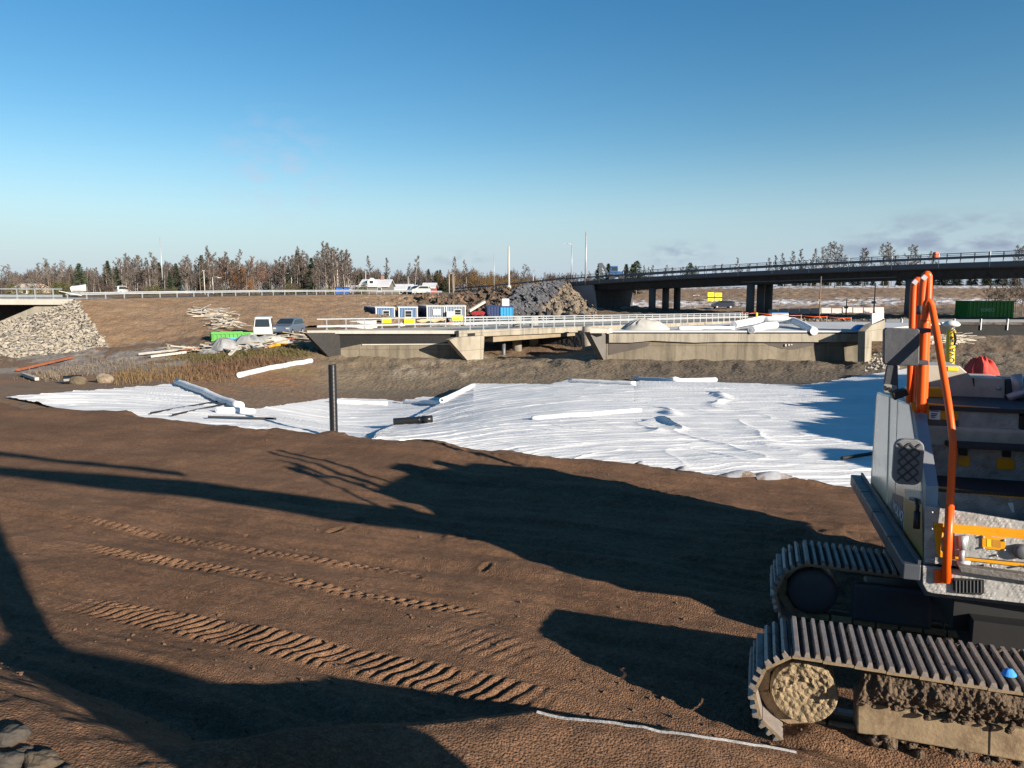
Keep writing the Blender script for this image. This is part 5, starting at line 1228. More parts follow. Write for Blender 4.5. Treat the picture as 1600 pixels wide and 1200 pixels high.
for a, c_, lb_, m_ in (((28, 581), (112, 561), 'rusty steel beam lying on the gravel below the stone slope', rusty), ((280, 551), (314, 546), 'rusty steel beam left of the scrap sheets', rusty), ((403, 541), (470, 529), 'brown steel beam lying across the scrap', rusty), ((415, 545), (448, 539), 'yellow bar lying at the front of the scrap', yellow), ((216, 556), (280, 549), 'long grey board on the gravel left of the rusty beam', grey_plank), ((236, 560), (292, 553), 'long pale board on the gravel nearest the grass', MATS['pale_timber']), ((359, 557), (371, 545), 'pale post leaning at the front of the scrap', MATS['pale_timber']), ((36, 588), (58, 596), 'short pale board half buried left of the boulder', MATS['pale_timber'])):
    p0, p1 = cast(*a), cast(*c_); b = MB(); b.bar(p0+Vector((0, 0, .14)), p1+Vector((0, 0, .14)), .2, .16); b.top('beam' if 'beam' in lb_ else 'board', m_, lb_, 'beam' if 'beam' in lb_ else 'board')
def boulder(p, s, m, label, seed, sq=(1, .8, .75)):
    r = random.Random(seed); b = MB(); n, k = 12, 18; V = []; Fc = []
    for i in range(n+1):
        th = math.pi*i/n
        for j in range(k):
            ph = 2*math.pi*j/k; q = (math.sin(th)*math.cos(ph), math.sin(th)*math.sin(ph), math.cos(th))
            f_ = 1+.55*float(vn(np.array([q[0]*1.3+seed]), np.array([q[1]*1.3+q[2]]), seed)[0])+.2*float(vn(np.array([q[0]*3.5+seed]), np.array([q[1]*3.5+q[2]*3]), seed+1)[0])
            V.append(p+Vector((q[0]*s*sq[0]*f_, q[1]*s*sq[1]*f_, q[2]*s*sq[2]*f_+s*.45)))
    for i in range(n):
        for j in range(k): Fc.append((i*k+j, (i+1)*k+j, (i+1)*k+(j+1) % k, i*k+(j+1) % k))
    b.add(V, Fc); return b.top('boulder', m, label, 'boulder')
tan_st = mat('tan_stone', (.10, .078, .05), .9, var=.3, vscale=1.5, bump=.04, bscale=5)
boulder(cast(122, 600), .34, tan_st, 'angular tan boulder beside a black pipe end, left of the dry grass', 3, (1.2, .8, .8))
boulder(cast(162, 598), .36, brown_stone, 'mottled brown boulder right of the tan one', 4, (1.3, .8, .8))
b = MB(); p = cast(105, 600); b.tube([p+Vector((-.2, 0, .2)), p+Vector((.5, .5, .2))], .24, 12); b.top('pipe', steel_blk, 'black pipe end poking out beside the tan boulder', 'pipe')
# near boulders in the bottom left corner
gs = mat('grey_rock', (.052, .044, .036), .9, var=.35, vscale=5, bump=.02, bscale=14, col2=(.034, .03, .027))
for i, (px, py, s, lb_) in enumerate(((14, 1152, .10, 'rough clod of stone at the bottom left corner, the highest one'), (62, 1185, .10, 'tan stone clod on the near mound, right of the corner ones'), (8, 1188, .10, 'grey stone clod lowest in the bottom left corner'), (98, 1200, .06, 'small stone clod beside the tan one on the near mound'), (38, 1172, .06, 'small dark stone clod between the bigger corner ones'))):
    p = atz(px, py, 1.45); p.z = zs1(p.x, p.y)-s*.35; boulder(p, s, gs if i != 1 else mat('brown_clod', (.075, .056, .038), .9, var=.35, vscale=5, bump=.02, bscale=14), lb_, 20+i, (1.1, .9, .7))
# stones on the right
stones('rubble', [at(rng.uniform(1240, 1405), rng.uniform(482, 500), 0.1+rng.uniform(78, 100)) for i in range(0)] or [Vector((x, y, zdown(x, y))) for x, y in [(at(rng.uniform(1235, 1420), 490, Y).x, Y) for Y in [rng.uniform(74, 105) for _ in range(380)]]], .12, .5, brown_stone, 'brown stones scattered on the ground behind the right bridge', 'rubble', 51)
stones('rubble', [Vector((x, y, zdown(x, y)-.05)) for x, y in [(at(rng.uniform(1352, 1412), 550, Y).x, Y) for Y in [rng.uniform(53, 62) for _ in range(260)]]], .08, .32, pale_stone, 'broken stones beside the right end of the right bridge', 'rubble', 53)
stones('rubble', on_obj(heap, 700, 55, lambda v: v.z > -1 and v.y > 14 and v.x < 40), .08, .42, brown_stone, 'stones on the dark spoil heap at the right edge', 'rubble', 55)

# ------------------------------------------------------------------ dry grass
def tuft(name, spots, n, h0, h1, m, label, seed, spread=1.0):
    r = random.Random(seed); b = MB(); V = []; Fc = []
    for i in range(n):
        px, py, rx, ry = spots[r.randrange(len(spots))]
        p = cast(px+r.gauss(0, 1)*rx*.8, py+r.gauss(0, 1)*ry*.75); h = h0+(h1-h0)*r.random()**1.8; a = r.uniform(0, 6.28); w_ = .012+.012*r.random()
        d_ = Vector((math.cos(a)*w_, math.sin(a)*w_, 0)); l_ = Vector((r.gauss(0, .25)*h, r.gauss(0, .25)*h, 0))
        k = len(V); V += [p-d_, p+d_, p+l_*.5+EZ*h*.6+d_*.7, p+l_*.5+EZ*h*.6-d_*.7, p+l_+EZ*h]; Fc += [(k, k+1, k+2, k+3), (k+3, k+2, k+4)]
    b.V = V; b.F = Fc; return b.top(name, m, label, 'grass', kind='stuff')
tuft('dry_grass', [(210, 588, 26, 8), (240, 583, 30, 10), (280, 582, 30, 8), (200, 592, 16, 6), (300, 590, 40, 5)], 2200, .12, .42, mat('straw', (.125, .08, .036), .9, var=.3), 'brown dry grass between the gravel and the white sheets', 61)
tuft('dry_grass', [(310, 584, 30, 8), (340, 580, 30, 8), (370, 573, 24, 6), (420, 566, 26, 5)], 2600, .12, .5, mat('red_straw', (.105, .058, .032), .9, var=.3), 'reddish dry grass and weeds below the scrap', 62)
tuft('dry_grass', [(330, 560, 40, 5), (400, 554, 50, 6), (450, 552, 26, 6)], 3600, .1, .32, mat('olive_straw', (.085, .07, .024), .9, var=.35), 'olive dry grass along the front of the scrap', 63)
tuft('dry_grass', [(80, 588, 24, 5), (120, 580, 30, 6), (180, 572, 30, 7)], 1100, .12, .4, mat('grey_straw', (.13, .10, .072), .9, var=.3), 'thin greyish weeds on the gravel in front of the stone slope', 64)
# ------------------------------------------------------------------ guard rails, lamps, signs
cr_px = [97, 200, 300, 400, 480, 560, 640, 700]; cr_py = [468.5, 466, 464, 462, 461, 460, 460, 461]; cr_Y = [70, 76, 82, 90, 98, 108, 120, 128]
def crest_at(px, dz=0.0, dy=.6):
    p = at(px, np.interp(px, cr_px, cr_py), np.interp(px, cr_px, cr_Y)); return Vector((p.x, p.y+dy, p.z+dz))
t = thing('guard_rail', 'long steel guard rail along the embankment top, from the left bridge to the earth heaps', 'guard rail', crest_at(300))
b = MB(); pr_ = [crest_at(px) for px in np.linspace(97, 690, 90)]
for i in range(89):
    for z in (.62, .48): b.bar(pr_[i]+EZ*z, pr_[i+1]+EZ*z, .05, .10)
rl = b.build('rail', galv, t)
s_ = 0
pm_ = MB(); pm_.box((0, 0, .3), (.09, .07, .72)); post_me = newmesh('post', pm_.V, pm_.F, galv)
d0 = 0; last = None; px = 99.0
while px < 690:
    p = crest_at(px, 0, .68)
    if last is None or (p-last).length > 1.95:
        o = bpy.data.objects.new('post', post_me); link(o, t); o.location = p-WL[t.name]; last = p
    px += .5
# road on top of the embankment
b = MB(); V = []
for px in np.linspace(60, 700, 60):
    p = crest_at(px, .03, 1.6); V += [p, p+Vector((-.8, 8.5, .02))]
b.add(V, [(2*i, 2*i+2, 2*i+3, 2*i+1) for i in range(59)]); o = b.build('road', asphalt); tag(o, kind='structure')
# guard rail on the road that climbs to the overpass
t = thing('guard_rail', 'darker guard rail climbing from the earth heaps to the overpass', 'guard rail', at(780, 452, 185))
b = MB(); seq = [(884, 440.5, 143), (830, 446, 165), (760, 451.5, 200), (700, 455.5, 250)]; P = []
for i in range(3):
    a_, c_ = at(*seq[i]), at(*seq[i+1]); P += [a_.lerp(c_, k/10) for k in range(10)]
for i in range(len(P)-1): b.bar(P[i]+EZ*.75, P[i+1]+EZ*.75, .08, .35)
b.build('rail', galv_dk, t)
for i in range(0, len(P)): b = MB(); b.box(P[i]+EZ*.35, (.14, .14, 1.0)); b.build('post', galv_dk, t)
pole_m = mat('pale_pole', (.38, .36, .33), .6, var=.1); pole_dk = mat('wood_pole', (.16, .12, .09), .85, var=.2)
def lamp(px, top, base, Y, r, label, arm=None, m=pole_m, name='street_lamp', cat='street lamp', foot=False, group=None):
    p0, p1 = at(px, base, Y), at(px, top, Y); p1.x = p0.x; t = thing(name, label, cat, p0, group)
    b = MB(); b.tube([p0-EZ*.6, p1], r*1.25, 8, r1=r*.7); b.build('pole', m, t, True)
    if arm:
        q = at(px+arm[0], top+arm[1], Y); b = MB(); b.tube([p1-EZ*.05, p1.lerp(q, .6)+EZ*.15, q], r*.6, 6); ar_ = b.build('arm', m, t, True)
        b = MB(); b.box(q, (max(.5, abs(q.x-p1.x)*.5), .25, .14)); b.build('lamp_head', m, ar_)
    if foot: b = MB(); b.lathe(p0-EZ*.3, [(.5, 0), (.45, .7), (.3, 1.0)], 12); b.build('footing', conc_light, t)
    return t
lamp(255, 370, 456, 175, .11, 'very tall thin pale mast among the trees on the left', m=galv, name='mast', cat='mast')
lamp(795, 385, 451, 150, .22, 'stout pale pole with a concrete foot left of the stone heap', foot=True, name='pole', cat='pole')
lamp(772, 398, 449, 190, .09, 'thin grey pole just left of the stout pale pole', m=galv, name='pole', cat='pole')
lamp(915, 362, 440, 139, .16, 'tall grey pole at the left end of the overpass, taller than the lamp beside it', m=galv, name='pole', cat='pole')
lamp(893, 382, 439, 160, .12, 'street lamp with a long curved arm at the left end of the overpass', arm=(-10, -1), m=galv)
lamp(833, 424, 446, 190, .10, 'low street lamp with a short arm behind the stone heap', arm=(5, -2), m=galv)
for px, top, base, Y, arm, lb_ in ((320, 424, 456, 160, (-2, -1), 'pale pole right of the tall mast, behind the guard rail'), (333, 433, 456, 165, (10, 1), 'street lamp with an arm to the right, in front of the orange tree'), (446, 428, 457, 200, (3, -1), 'thin street lamp among the birch trunks'), (165, 445, 457, 200, (5, 0), 'low street lamp in front of the brown trees on the left'), (528, 397, 455, 190, None, 'tall pale pole at the right end of the tall birch wood'), (456, 421, 457, 190, (4, -1), 'pale lamp pole between the birches, left of the middle ones'), (572, 423, 457, 185, None, 'thin pole in front of the house with the snowy roof'), (702, 428, 455, 210, (3, -1), 'grey lamp pole left of the reddish thicket'), (708, 425, 455, 205, None, 'thin grey pole at the reddish thicket'), (638, 432, 456, 190, None, 'thin pole between the house and the red barn')):
    lamp(px, top, base, Y, .10, lb_, arm=arm)
for px, top, base, Y, lb_ in ((1280, 432, 492, 100, 'dark wooden pole standing left in the field under the overpass'), (1365, 442, 491, 100, 'dark wooden pole with a knob, just left of the orange handrails'), (1322, 466, 489, 105, 'short dark wooden post between the two poles under the overpass')):
    p0 = at(px, base, Y); t = lamp(px, top, base, Y, .09, lb_, m=pole_dk, name='pole', cat='pole')
    b = MB(); q = at(px, top+(base-top)*.62, Y); b.box(q, (.5, .2, .3)); b.build('crossarm', pole_dk, t)
sign_y = mat('sign_yellow', (.85, .68, .02), .4, var=.05)
t = thing('road_sign', 'four yellow road sign panels with a yellow lantern under the overpass', 'road sign', at(1116, 482, 160))
for px0, px1, py0, py1 in ((1106, 1116, 457, 463.5), (1117.5, 1128, 457.5, 463.5), (1106, 1116, 466, 472), (1117.5, 1128, 466, 472)):
    b = MB(); b.prism([at(px0, py0, 160), at(px1, py0, 160), at(px1, py1, 160), at(px0, py1, 160)], (0, .08, 0)); pn = b.build('panel', sign_y, t)
    b = MB()
    for k in range(3):
        yy_ = py0+(py1-py0)*(.25+.25*k); b.bar(at(px0+1.5, yy_, 159.97), at(px1-2-k, yy_, 159.97), .02, .09)
    b.build('lettering', blackm, pn)
for px in (1108.5, 1119, 1126): b = MB(); b.tube([at(px, 484, 160.1), at(px, 457, 160.1)], .06, 6); b.build('post', galv_dk, t)
b = MB(); b.lathe(at(1114.5, 477, 159.8), [(.25, 0), (.42, .15), (.42, .6), (.25, .85)], 12); b.build('lantern', sign_y, t, True)
t = thing('road_sign', 'small white information board on the field left of the yellow signs', 'road sign', at(1088, 468, 185))
b = MB(); b.prism([at(1083, 461, 185), at(1093, 461, 185), at(1093, 464.5, 185), at(1083, 464.5, 185)], (0, .1, 0)); b.build('panel', conc_light, t)
for px in (1084.5, 1091.5): b = MB(); b.tube([at(px, 469, 185.1), at(px, 461, 185.1)], .06, 6); b.build('post', galv_dk, t)
b = MB(); p = at(1182, 500, 80); b.lathe(p, [(.16, 0), (.16, .3), (.12, .32), (.12, .75), (.02, .8)], 12); b.top('bollard', sign_y, 'small yellow bollard in front of the overpass columns', 'bollard', smooth=False)
# rope fence, barriers, stacked sheets by the columns
t = thing('fence', 'orange rope fence strung on thin posts behind the right bridge', 'fence', at(1240, 497, 84))
fp = [at(px, py, 84) for px, py in ((1160, 488.5), (1182, 489), (1215, 491), (1252, 493), (1292, 495), (1330, 497))]
b = MB()
for i in range(5): b.tube([fp[i], fp[i].lerp(fp[i+1], .5)-EZ*.08, fp[i+1]], .035, 6)
b.build('rope', orange, t, True)
for p in fp: b = MB(); b.tube([p-EZ*1.1, p+EZ*.1], .035, 6); b.build('post', pole_m, t)
r = random.Random(3); bar_me = None
for i in range(11):
    px = 1208+i*16.5; p = at(px, 484.5+i*.15, 118); p.z = zdown(p.x, p.y)
    if bar_me is None:
        b = MB(); b.prism([Vector((-.75, -.3, 0)), Vector((-.75, .3, 0)), Vector((-.75, .16, .35)), Vector((-.75, .1, .85)), Vector((-.75, -.1, .85)), Vector((-.75, -.16, .35))], (1.5, 0, 0)); bar_me = newmesh('barrier', b.V, b.F, mat('barrier_grey', (.42, .38, .38), .8, var=.15))
    o = bpy.data.objects.new('barrier', bar_me); link(o); o.location = p; o.rotation_euler = (0, 0, r.uniform(-.06, .06))
    tag(o, 'grey concrete barrier in the row on the field behind the right bridge', 'barrier', 'barriers in a row under the overpass')
b = MB(); p0, p1 = at(1206, 497, 88), at(1232, 497, 88); b.prism([p0, p1, p1+EZ*.5, p0+EZ*.5], (0, 1, 0)); o1 = b.top('sheet_stack', mat('pale_sheets', (.5, .5, .48), .7, var=.15), 'pale stack of sheets right of the overpass columns', 'stack')
b = MB(); b.prism([p0+EZ*.504, p1+EZ*.504, p1+EZ*.62, p0+EZ*.62], (0, 1, 0)); b.top('tarpaulin', MATS['blue_tarp'], 'blue cover lying on the pale stack beside the overpass columns', 'tarpaulin')
# black upright strip filling a dark band on the right, rail above
t = thing('black_strip', 'long black upright strip with a steel rail along its top, behind the antenna mast', 'wall', at(1500, 530, 74))
w0, w1 = at(1384, 508, 74), at(1760, 509, 72); b = MB(); b.prism([w0, w1, w1-EZ*2.6, w0-EZ*2.6], (.1, 1.5, 0)); b.build('strip_face', mat('flat_black', (.018, .017, .017), .9, var=.3), t)
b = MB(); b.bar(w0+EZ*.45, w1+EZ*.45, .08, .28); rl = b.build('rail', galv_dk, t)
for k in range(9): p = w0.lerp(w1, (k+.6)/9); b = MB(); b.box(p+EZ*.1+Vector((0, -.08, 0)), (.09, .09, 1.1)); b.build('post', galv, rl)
b = MB(); r = random.Random(9)
for i in range(70):
    p = at(r.uniform(1445, 1505), r.uniform(526, 541), r.uniform(58, 64)); p.z = max(p.z, zdown(p.x, p.y)); a = r.gauss(0, .5); l_ = r.uniform(.5, 1.8); d_ = Vector((math.cos(a), math.sin(a), r.uniform(-.1, .25)))*l_; b.tube([p+EZ*.1, p+d_*.5+EZ*.2, p+d_+EZ*.12], .025, 4)
b.top('branches', mat('bleached_wood', (.50, .44, .36), .9, var=.2), 'pile of bleached branches below the black upright strip', 'branches', kind='stuff')

# ------------------------------------------------------------------ site cabins and containers
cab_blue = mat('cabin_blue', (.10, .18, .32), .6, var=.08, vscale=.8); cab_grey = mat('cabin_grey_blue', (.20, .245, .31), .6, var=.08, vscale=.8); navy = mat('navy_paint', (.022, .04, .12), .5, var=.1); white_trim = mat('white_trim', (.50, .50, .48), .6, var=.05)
def corr(m, name):
    b = MATS.get(name)
    if b: return b
    mm = m.copy(); mm.name = name; t_ = mm.node_tree; bs = t_.nodes['Principled BSDF']; wv = t_.nodes.new('ShaderNodeTexWave'); wv.inputs['Scale'].default_value = 1.6; tcx = t_.nodes.new('ShaderNodeTexCoord'); t_.links.new(tcx.outputs['Object'], wv.inputs[0]); bp = t_.nodes.new('ShaderNodeBump'); bp.inputs['Distance'].default_value = .08; t_.links.new(wv.outputs[0], bp.inputs['Height']); t_.links.new(bp.outputs[0], bs.inputs['Normal']); MATS[name] = mm; return mm
def cabin(px0, pxm, px1, top, base, Y, front, side, win, label, blind=False, name='site_cabin', extra=None, dep=5.0):
    """front face from pxm to px1, its left side running back to px0"""
    A, B = at(pxm, base, Y), at(px1, base, Y); B.z = A.z; h = at(pxm, top, Y).z-A.z
    ax = (B-A).normalized(); back = at(px0, base, Y+dep)-A; back.z = 0; ay = Vector((-ax.y, ax.x, 0))
    if px0 == pxm: back = ay*dep
    w_ = (B-A).length; t = thing(name, label, 'cabin' if name == 'site_cabin' else 'container', A)
    b = MB(); b.prism([A, B, B+EZ*h, A+EZ*h], ay*.12); b.build('front_wall', corr(front, front.name+'_ribbed'), t)
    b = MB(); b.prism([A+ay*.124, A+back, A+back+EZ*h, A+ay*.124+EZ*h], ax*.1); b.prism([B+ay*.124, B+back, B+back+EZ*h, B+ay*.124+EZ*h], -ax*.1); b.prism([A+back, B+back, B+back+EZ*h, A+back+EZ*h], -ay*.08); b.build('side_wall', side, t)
    b = MB(); b.prism([A+EZ*(h+.004)-ax*.06-ay*.06, B+EZ*(h+.004)+ax*.06-ay*.06, B+back+EZ*(h+.004)+ax*.06, A+back+EZ*(h+.004)-ax*.06], EZ*.12); b.build('roof', white_trim if name == 'site_cabin' else side, t)
    if name == 'site_cabin':
        b = MB(); b.prism([A-ay*.01, A+ax*.14-ay*.01, A+ax*.14-ay*.01+EZ*h, A-ay*.01+EZ*h], -ay*.05); b.build('corner_trim', white_trim, t); b = MB(); b.prism([B-ax*.14-ay*.01, B-ay*.01, B-ay*.01+EZ*h, B-ax*.14-ay*.01+EZ*h], -ay*.05); b.build('corner_trim', white_trim, t)
    if win:
        f_ = lambda px, py: onplane(px, py, A-ay*.02, ay)
        x0, y0, x1, y1 = win; b = MB(); o_ = 1.1
        b.prism([f_(x0-o_, y0-o_), f_(x1+o_, y0-o_), f_(x1+o_, y1+o_), f_(x0-o_, y1+o_)], -ay*.05); wf = b.build('window', white_trim, t)
        g_ = lambda px, py: onplane(px, py, A-ay*.074, ay); b = MB()
        b.prism([g_(x0, y0), g_(x1, y0), g_(x1, y1), g_(x0, y1)], -ay*.01); b.build('pane', white_trim if blind else glass, wf)
        if not blind: m_ = (y0+y1)/2+.3; g2 = lambda px, py: onplane(px, py, A-ay*.086, ay); b = MB(); b.prism([g2(x0, m_-.18), g2(x1, m_-.18), g2(x1, m_+.18), g2(x0, m_+.18)], -ay*.02); b.build('muntin', white_trim, wf)
    if extra: extra(t, A, B, ax, ay, h)
    return t
YC = 92
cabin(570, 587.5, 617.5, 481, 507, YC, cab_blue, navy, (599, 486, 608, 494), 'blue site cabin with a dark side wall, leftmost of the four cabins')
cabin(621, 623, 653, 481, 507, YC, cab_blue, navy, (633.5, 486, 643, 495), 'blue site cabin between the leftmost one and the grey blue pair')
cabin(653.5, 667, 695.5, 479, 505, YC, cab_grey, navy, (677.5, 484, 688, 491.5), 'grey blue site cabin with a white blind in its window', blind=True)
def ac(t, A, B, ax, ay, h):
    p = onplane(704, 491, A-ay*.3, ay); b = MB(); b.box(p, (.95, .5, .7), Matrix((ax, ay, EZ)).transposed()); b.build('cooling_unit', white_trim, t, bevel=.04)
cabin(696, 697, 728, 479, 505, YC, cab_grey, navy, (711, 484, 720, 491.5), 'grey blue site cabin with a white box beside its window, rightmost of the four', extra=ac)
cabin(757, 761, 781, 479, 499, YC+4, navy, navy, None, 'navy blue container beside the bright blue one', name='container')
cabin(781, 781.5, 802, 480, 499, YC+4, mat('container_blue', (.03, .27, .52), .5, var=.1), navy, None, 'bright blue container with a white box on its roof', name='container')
b = MB(); p = at(790, 479, YC+6.5); b.box(p+EZ*.55, (.95, .9, 1.0)); b.top('tank', white_trim, 'white box standing on the bright blue container', 'box', bevel=.05)
b = MB(); b.bar(at(733, 486, YC+3), at(757, 471.5, YC+6), .3, .3); b.top('post', MATS['pale_timber'], 'pale timber leaning up behind the red trailer', 'post')
t = thing('trailer', 'dark red trailer between the site cabins and the navy container', 'trailer', at(746, 494, YC+2)); redm = mat('dark_red_paint', (.24, .018, .02), .45, var=.1)
p = at(746, 491, YC+2); b = MB(); b.prism([p+Vector((x, 0, z)) for x, z in ((-.95, .1), (-.6, -.15), (.8, -.15), (.95, .2), (.5, .42), (-.5, .35))], (0, 1.2, 0)); b.build('body', redm, t, bevel=.05)
for x in (-.4, .45):
    b = MB(); b.lathe(p+Vector((x, -.05, -.3)), [(.3, -.08), (.3, .08), (.15, .1)], 12, Matrix((EX*0+Vector((1, 0, 0)), EZ, Vector((0, -1, 0)))).transposed()); b.build('wheel', blackm, t)
for px0, px1, py0, py1, m_, lb_, Y in ((489, 505, 512, 521, green_dk, 'dark green box behind the left railing, beside the light green one', 80), (508, 532, 512, 521, green, 'light green box behind the left railing, left of the white crates', 80), (533, 557, 511.5, 520, white_trim, 'low white crate behind the railing, left front one', 80), (558, 582, 511, 519.5, white_trim, 'low white crate behind the railing, right front one', 80), (533, 556, 502.5, 510, white_trim, 'white crate behind the railing, left back one', 84), (557, 581, 502, 509.5, white_trim, 'white crate behind the railing, right back one', 84)):
    q0, q1 = at(px0, py1, Y), at(px1, py1, Y); h = at(px0, py0, Y).z-q0.z; b = MB(); b.prism([q0, q1, q1+EZ*h, q0+EZ*h], (.3, 1.3, 0)); b.prism([q0+EZ*(h+.004)+Vector((-.03, -.03, 0)), q1+EZ*(h+.004)+Vector((.03, -.03, 0)), q1+EZ*(h+.07)+Vector((.03, -.03, 0)), q0+EZ*(h+.07)+Vector((-.03, -.03, 0))], (.3, 1.36, 0)); b.top('crate', m_, lb_, 'crate', bevel=.03)
r = random.Random(77); st_me = newmesh('timber_board', *(lambda b: (b.V, b.F))(MB().box((0, 0, 0), (2.9, .16, .06))), mat('fresh_timber', (.55, .42, .25), .8, var=.2))
for i in range(26):
    p = at(674, 503, YC-4); o = bpy.data.objects.new('plank', st_me); link(o); o.location = p+Vector((r.uniform(-.3, .3), (i % 5)*.2, (i//5)*.07)); o.rotation_euler = (0, -.03, r.uniform(-.03, .03)); tag(o, 'fresh timber board in the stack in front of the grey blue cabins', 'plank', 'timber stacked by the cabins')
for px, py, w_, h_, m_, lb_ in ((604, 505, 1.0, .55, sign_y, 'yellow box on the ground below the leftmost cabin window'), (640, 506, 1.1, .5, sign_y, 'yellow box below the window of the second cabin'), (715, 501, 1.2, .5, sign_y, 'yellow box in front of the rightmost cabin'), (671, 509, 1.5, .5, blackm, 'black bundle on the ground right of the timber stack'), (590, 512, .5, .5, plank_m, 'small wooden crate right of the white crates'), (628, 510, .8, .45, white_trim, 'small white bag among the timber behind the railing'), (703, 508, 1.3, .35, orange, 'small orange bundle at the right of the timber')):
    p = at(px, py, YC-6)
    if m_ in (sign_y, plank_m):
        b = MB(); b.box(p+EZ*h_*.55, (w_, .8, h_)); b.box(p+EZ*(h_*1.06+.02), (w_+.06, .86, .06)); b.top('box', m_, lb_, 'box', bevel=.02); continue
    cloth_heap('bundle' if m_ in (blackm, orange, white_trim) else 'box', (p.x, p.y, p.z), w_/2, .4, h_, m_, lb_, 'bundle', 800+int(px), 14)
# more timber bits in the yard
boards([(600, 508, 14, 2), (640, 508, 16, 2), (690, 507, 14, 2)], 1, 'planks behind the railing', 'plank on the ground behind the left railing', 35)
for i in range(24):
    p = at(r.uniform(590, 710), r.uniform(505, 511), YC-r.uniform(4, 10)); o = bpy.data.objects.new('plank', bms[r.randrange(9)]); link(o); o.location = p; o.rotation_euler = (r.uniform(-.3, .3), r.uniform(-.15, .15), r.gauss(0, .5)); tag(o, 'plank on the ground behind the left railing', 'plank', 'planks behind the railing')

# ------------------------------------------------------------------ houses beyond the road
roof_snow = mat('snowy_roof', (.52, .52, .54), .8, var=.18, vscale=.25, col2=(.33, .315, .31)); grey_wall = mat('grey_boards', (.12, .108, .095), .85, var=.15, vscale=.4); red_wall = mat('red_boards', (.24, .05, .035), .85, var=.12, vscale=.4)
def house(px0, px1, eave, ridge_, base, Y, dep, mw, mr, label, gable_right=True, wins=(), dormer=False, chim=None):
    A, B = at(px0, base, Y), at(px1, base, Y); B.z = A.z; h = at(px0, eave, Y).z-A.z; hr = at(px0, ridge_, Y).z-A.z
    t = thing('house', label, 'house', A)
    V = Vector((0, dep, 0)); b = MB(); b.prism([A, A+V, A+V+EZ*h, A+V*.5+EZ*hr, A+EZ*h], (B-A)); b.build('wall', mw, t)
    o_ = Vector((-.4, 0, 0)); W_ = (B-A)-o_*2; b = MB()
    sl = (V*.5+EZ*(hr-h)).normalized()
    for s in (0, 1):
        e = A+o_+EZ*(h+.06)+(V if s else Vector((0, 0, 0)))+((Vector((0, .4, 0)) if s else Vector((0, -.4, 0))) - EZ*.3); rg = A+o_+V*.5+EZ*(hr+.06)
        b.prism([e, rg, rg+EZ*.16, e+EZ*.16], W_)
    rf = b.build('roof', mr, t)
    if dormer:
        c = A+(B-A)*.38+V*.12+EZ*(h+.3); b = MB(); b.prism([c+Vector((-.9, 0, 0)), c+Vector((.9, 0, 0)), c+Vector((.9, 0, .8)), c+Vector((0, 0, 1.5)), c+Vector((-.9, 0, .8))], (0, 2.6, 0)); dm = b.build('dormer', mr, rf)
        b = MB(); b.box(c+Vector((0, -.02, .55)), (.8, .04, .6)); b.build('window', glass, dm)
    for (f0, f1) in wins:
        c = A+(B-A)*f0+EZ*h*f1; b = MB(); b.box(c-Vector((0, .04, 0)), (1.0, .06, 1.0)); wf = b.build('window', white_trim, t); b = MB(); b.box(c-Vector((0, .08, 0)), (.8, .02, .8)); b.build('pane', glass, wf)
    if chim: c = A+(B-A)*chim+V*.5+EZ*(hr+.4); b = MB(); b.box(c, (.7, .7, 1.3)); b.build('chimney', mat('chimney', (.2, .12, .1), .9), rf)
    return t
house(563, 606, 446.5, 437.5, 459, 170, 9, grey_wall, roof_snow, 'grey wooden house with a snowy roof and a dormer, beyond the guard rail', dormer=True, wins=((.2, .5), (.7, .5)), chim=.7)
house(612, 641, 452, 445, 459, 180, 7, grey_wall, roof_snow, 'low outbuilding with a snowy roof right of the house with the dormer', wins=((.5, .5),))
house(643, 662, 452.5, 446.5, 459, 178, 6, grey_wall, roof_snow, 'small shed with a snowy roof left of the red barn')
house(661, 678, 449, 443, 459, 176, 7, red_wall, roof_snow, 'red barn at the right end of the row of houses', wins=((.5, .4),))
house(538, 560, 452, 447, 459, 200, 7, grey_wall, roof_snow, 'low building with a snowy roof behind the blue containers')
house(18, 48, 451, 444.5, 461, 180, 8, mat('beige_boards', (.42, .33, .24), .85, var=.1), mat('pale_roof', (.48, .40, .34), .8, var=.1), 'small beige house at the far left behind the bridge railing', wins=((.3, .5), (.7, .5)))
for px0, px1, m_, lb_ in ((524, 535, mat('deep_blue_paint', (.02, .10, .36), .5, var=.1), 'blue container on the road, left of the pair'), (536.5, 545.5, MATS['deep_blue_paint'] if 'deep_blue_paint' in MATS else navy, 'blue container on the road, right of the pair')):
    cabin(px0, px0+.5, px1, 449.5, 460, 125, m_, navy, None, lb_, name='container', dep=2.5)
# covered boat
t = thing('boat', 'white covered boat on a cradle behind the guard rail on the left', 'boat', at(124, 458, 150)); p = at(124, 453.5, 150); V = []; Fc = []
for i in range(9):
    x = (i/8-.5)*2.8; w_ = .75*math.sqrt(max(.02, 1-(i/8)**2.2)); z = .35*(i/8)
    V += [p+Vector((x, -w_, z+.55)), p+Vector((x, -w_*.55, z*.4-.35)), p+Vector((x, w_*.55, z*.4-.35)), p+Vector((x, w_, z+.55)), p+Vector((x, 0, z+.85))]
for i in range(8):
    for k in range(5): a_ = i*5+k; c_ = i*5+(k+1) % 5; Fc.append((a_, c_, c_+5, a_+5))
b = MB(); b.add(V, Fc+[(0, 1, 2, 3, 4)]); b.build('hull', white_trim, t, True)
b = MB(); b.box(p+Vector((-.4, 0, -.6)), (.2, 1.2, .5)); b.box(p+Vector((.6, 0, -.5)), (.2, 1.0, .6)); b.build('cradle', pole_dk, t)
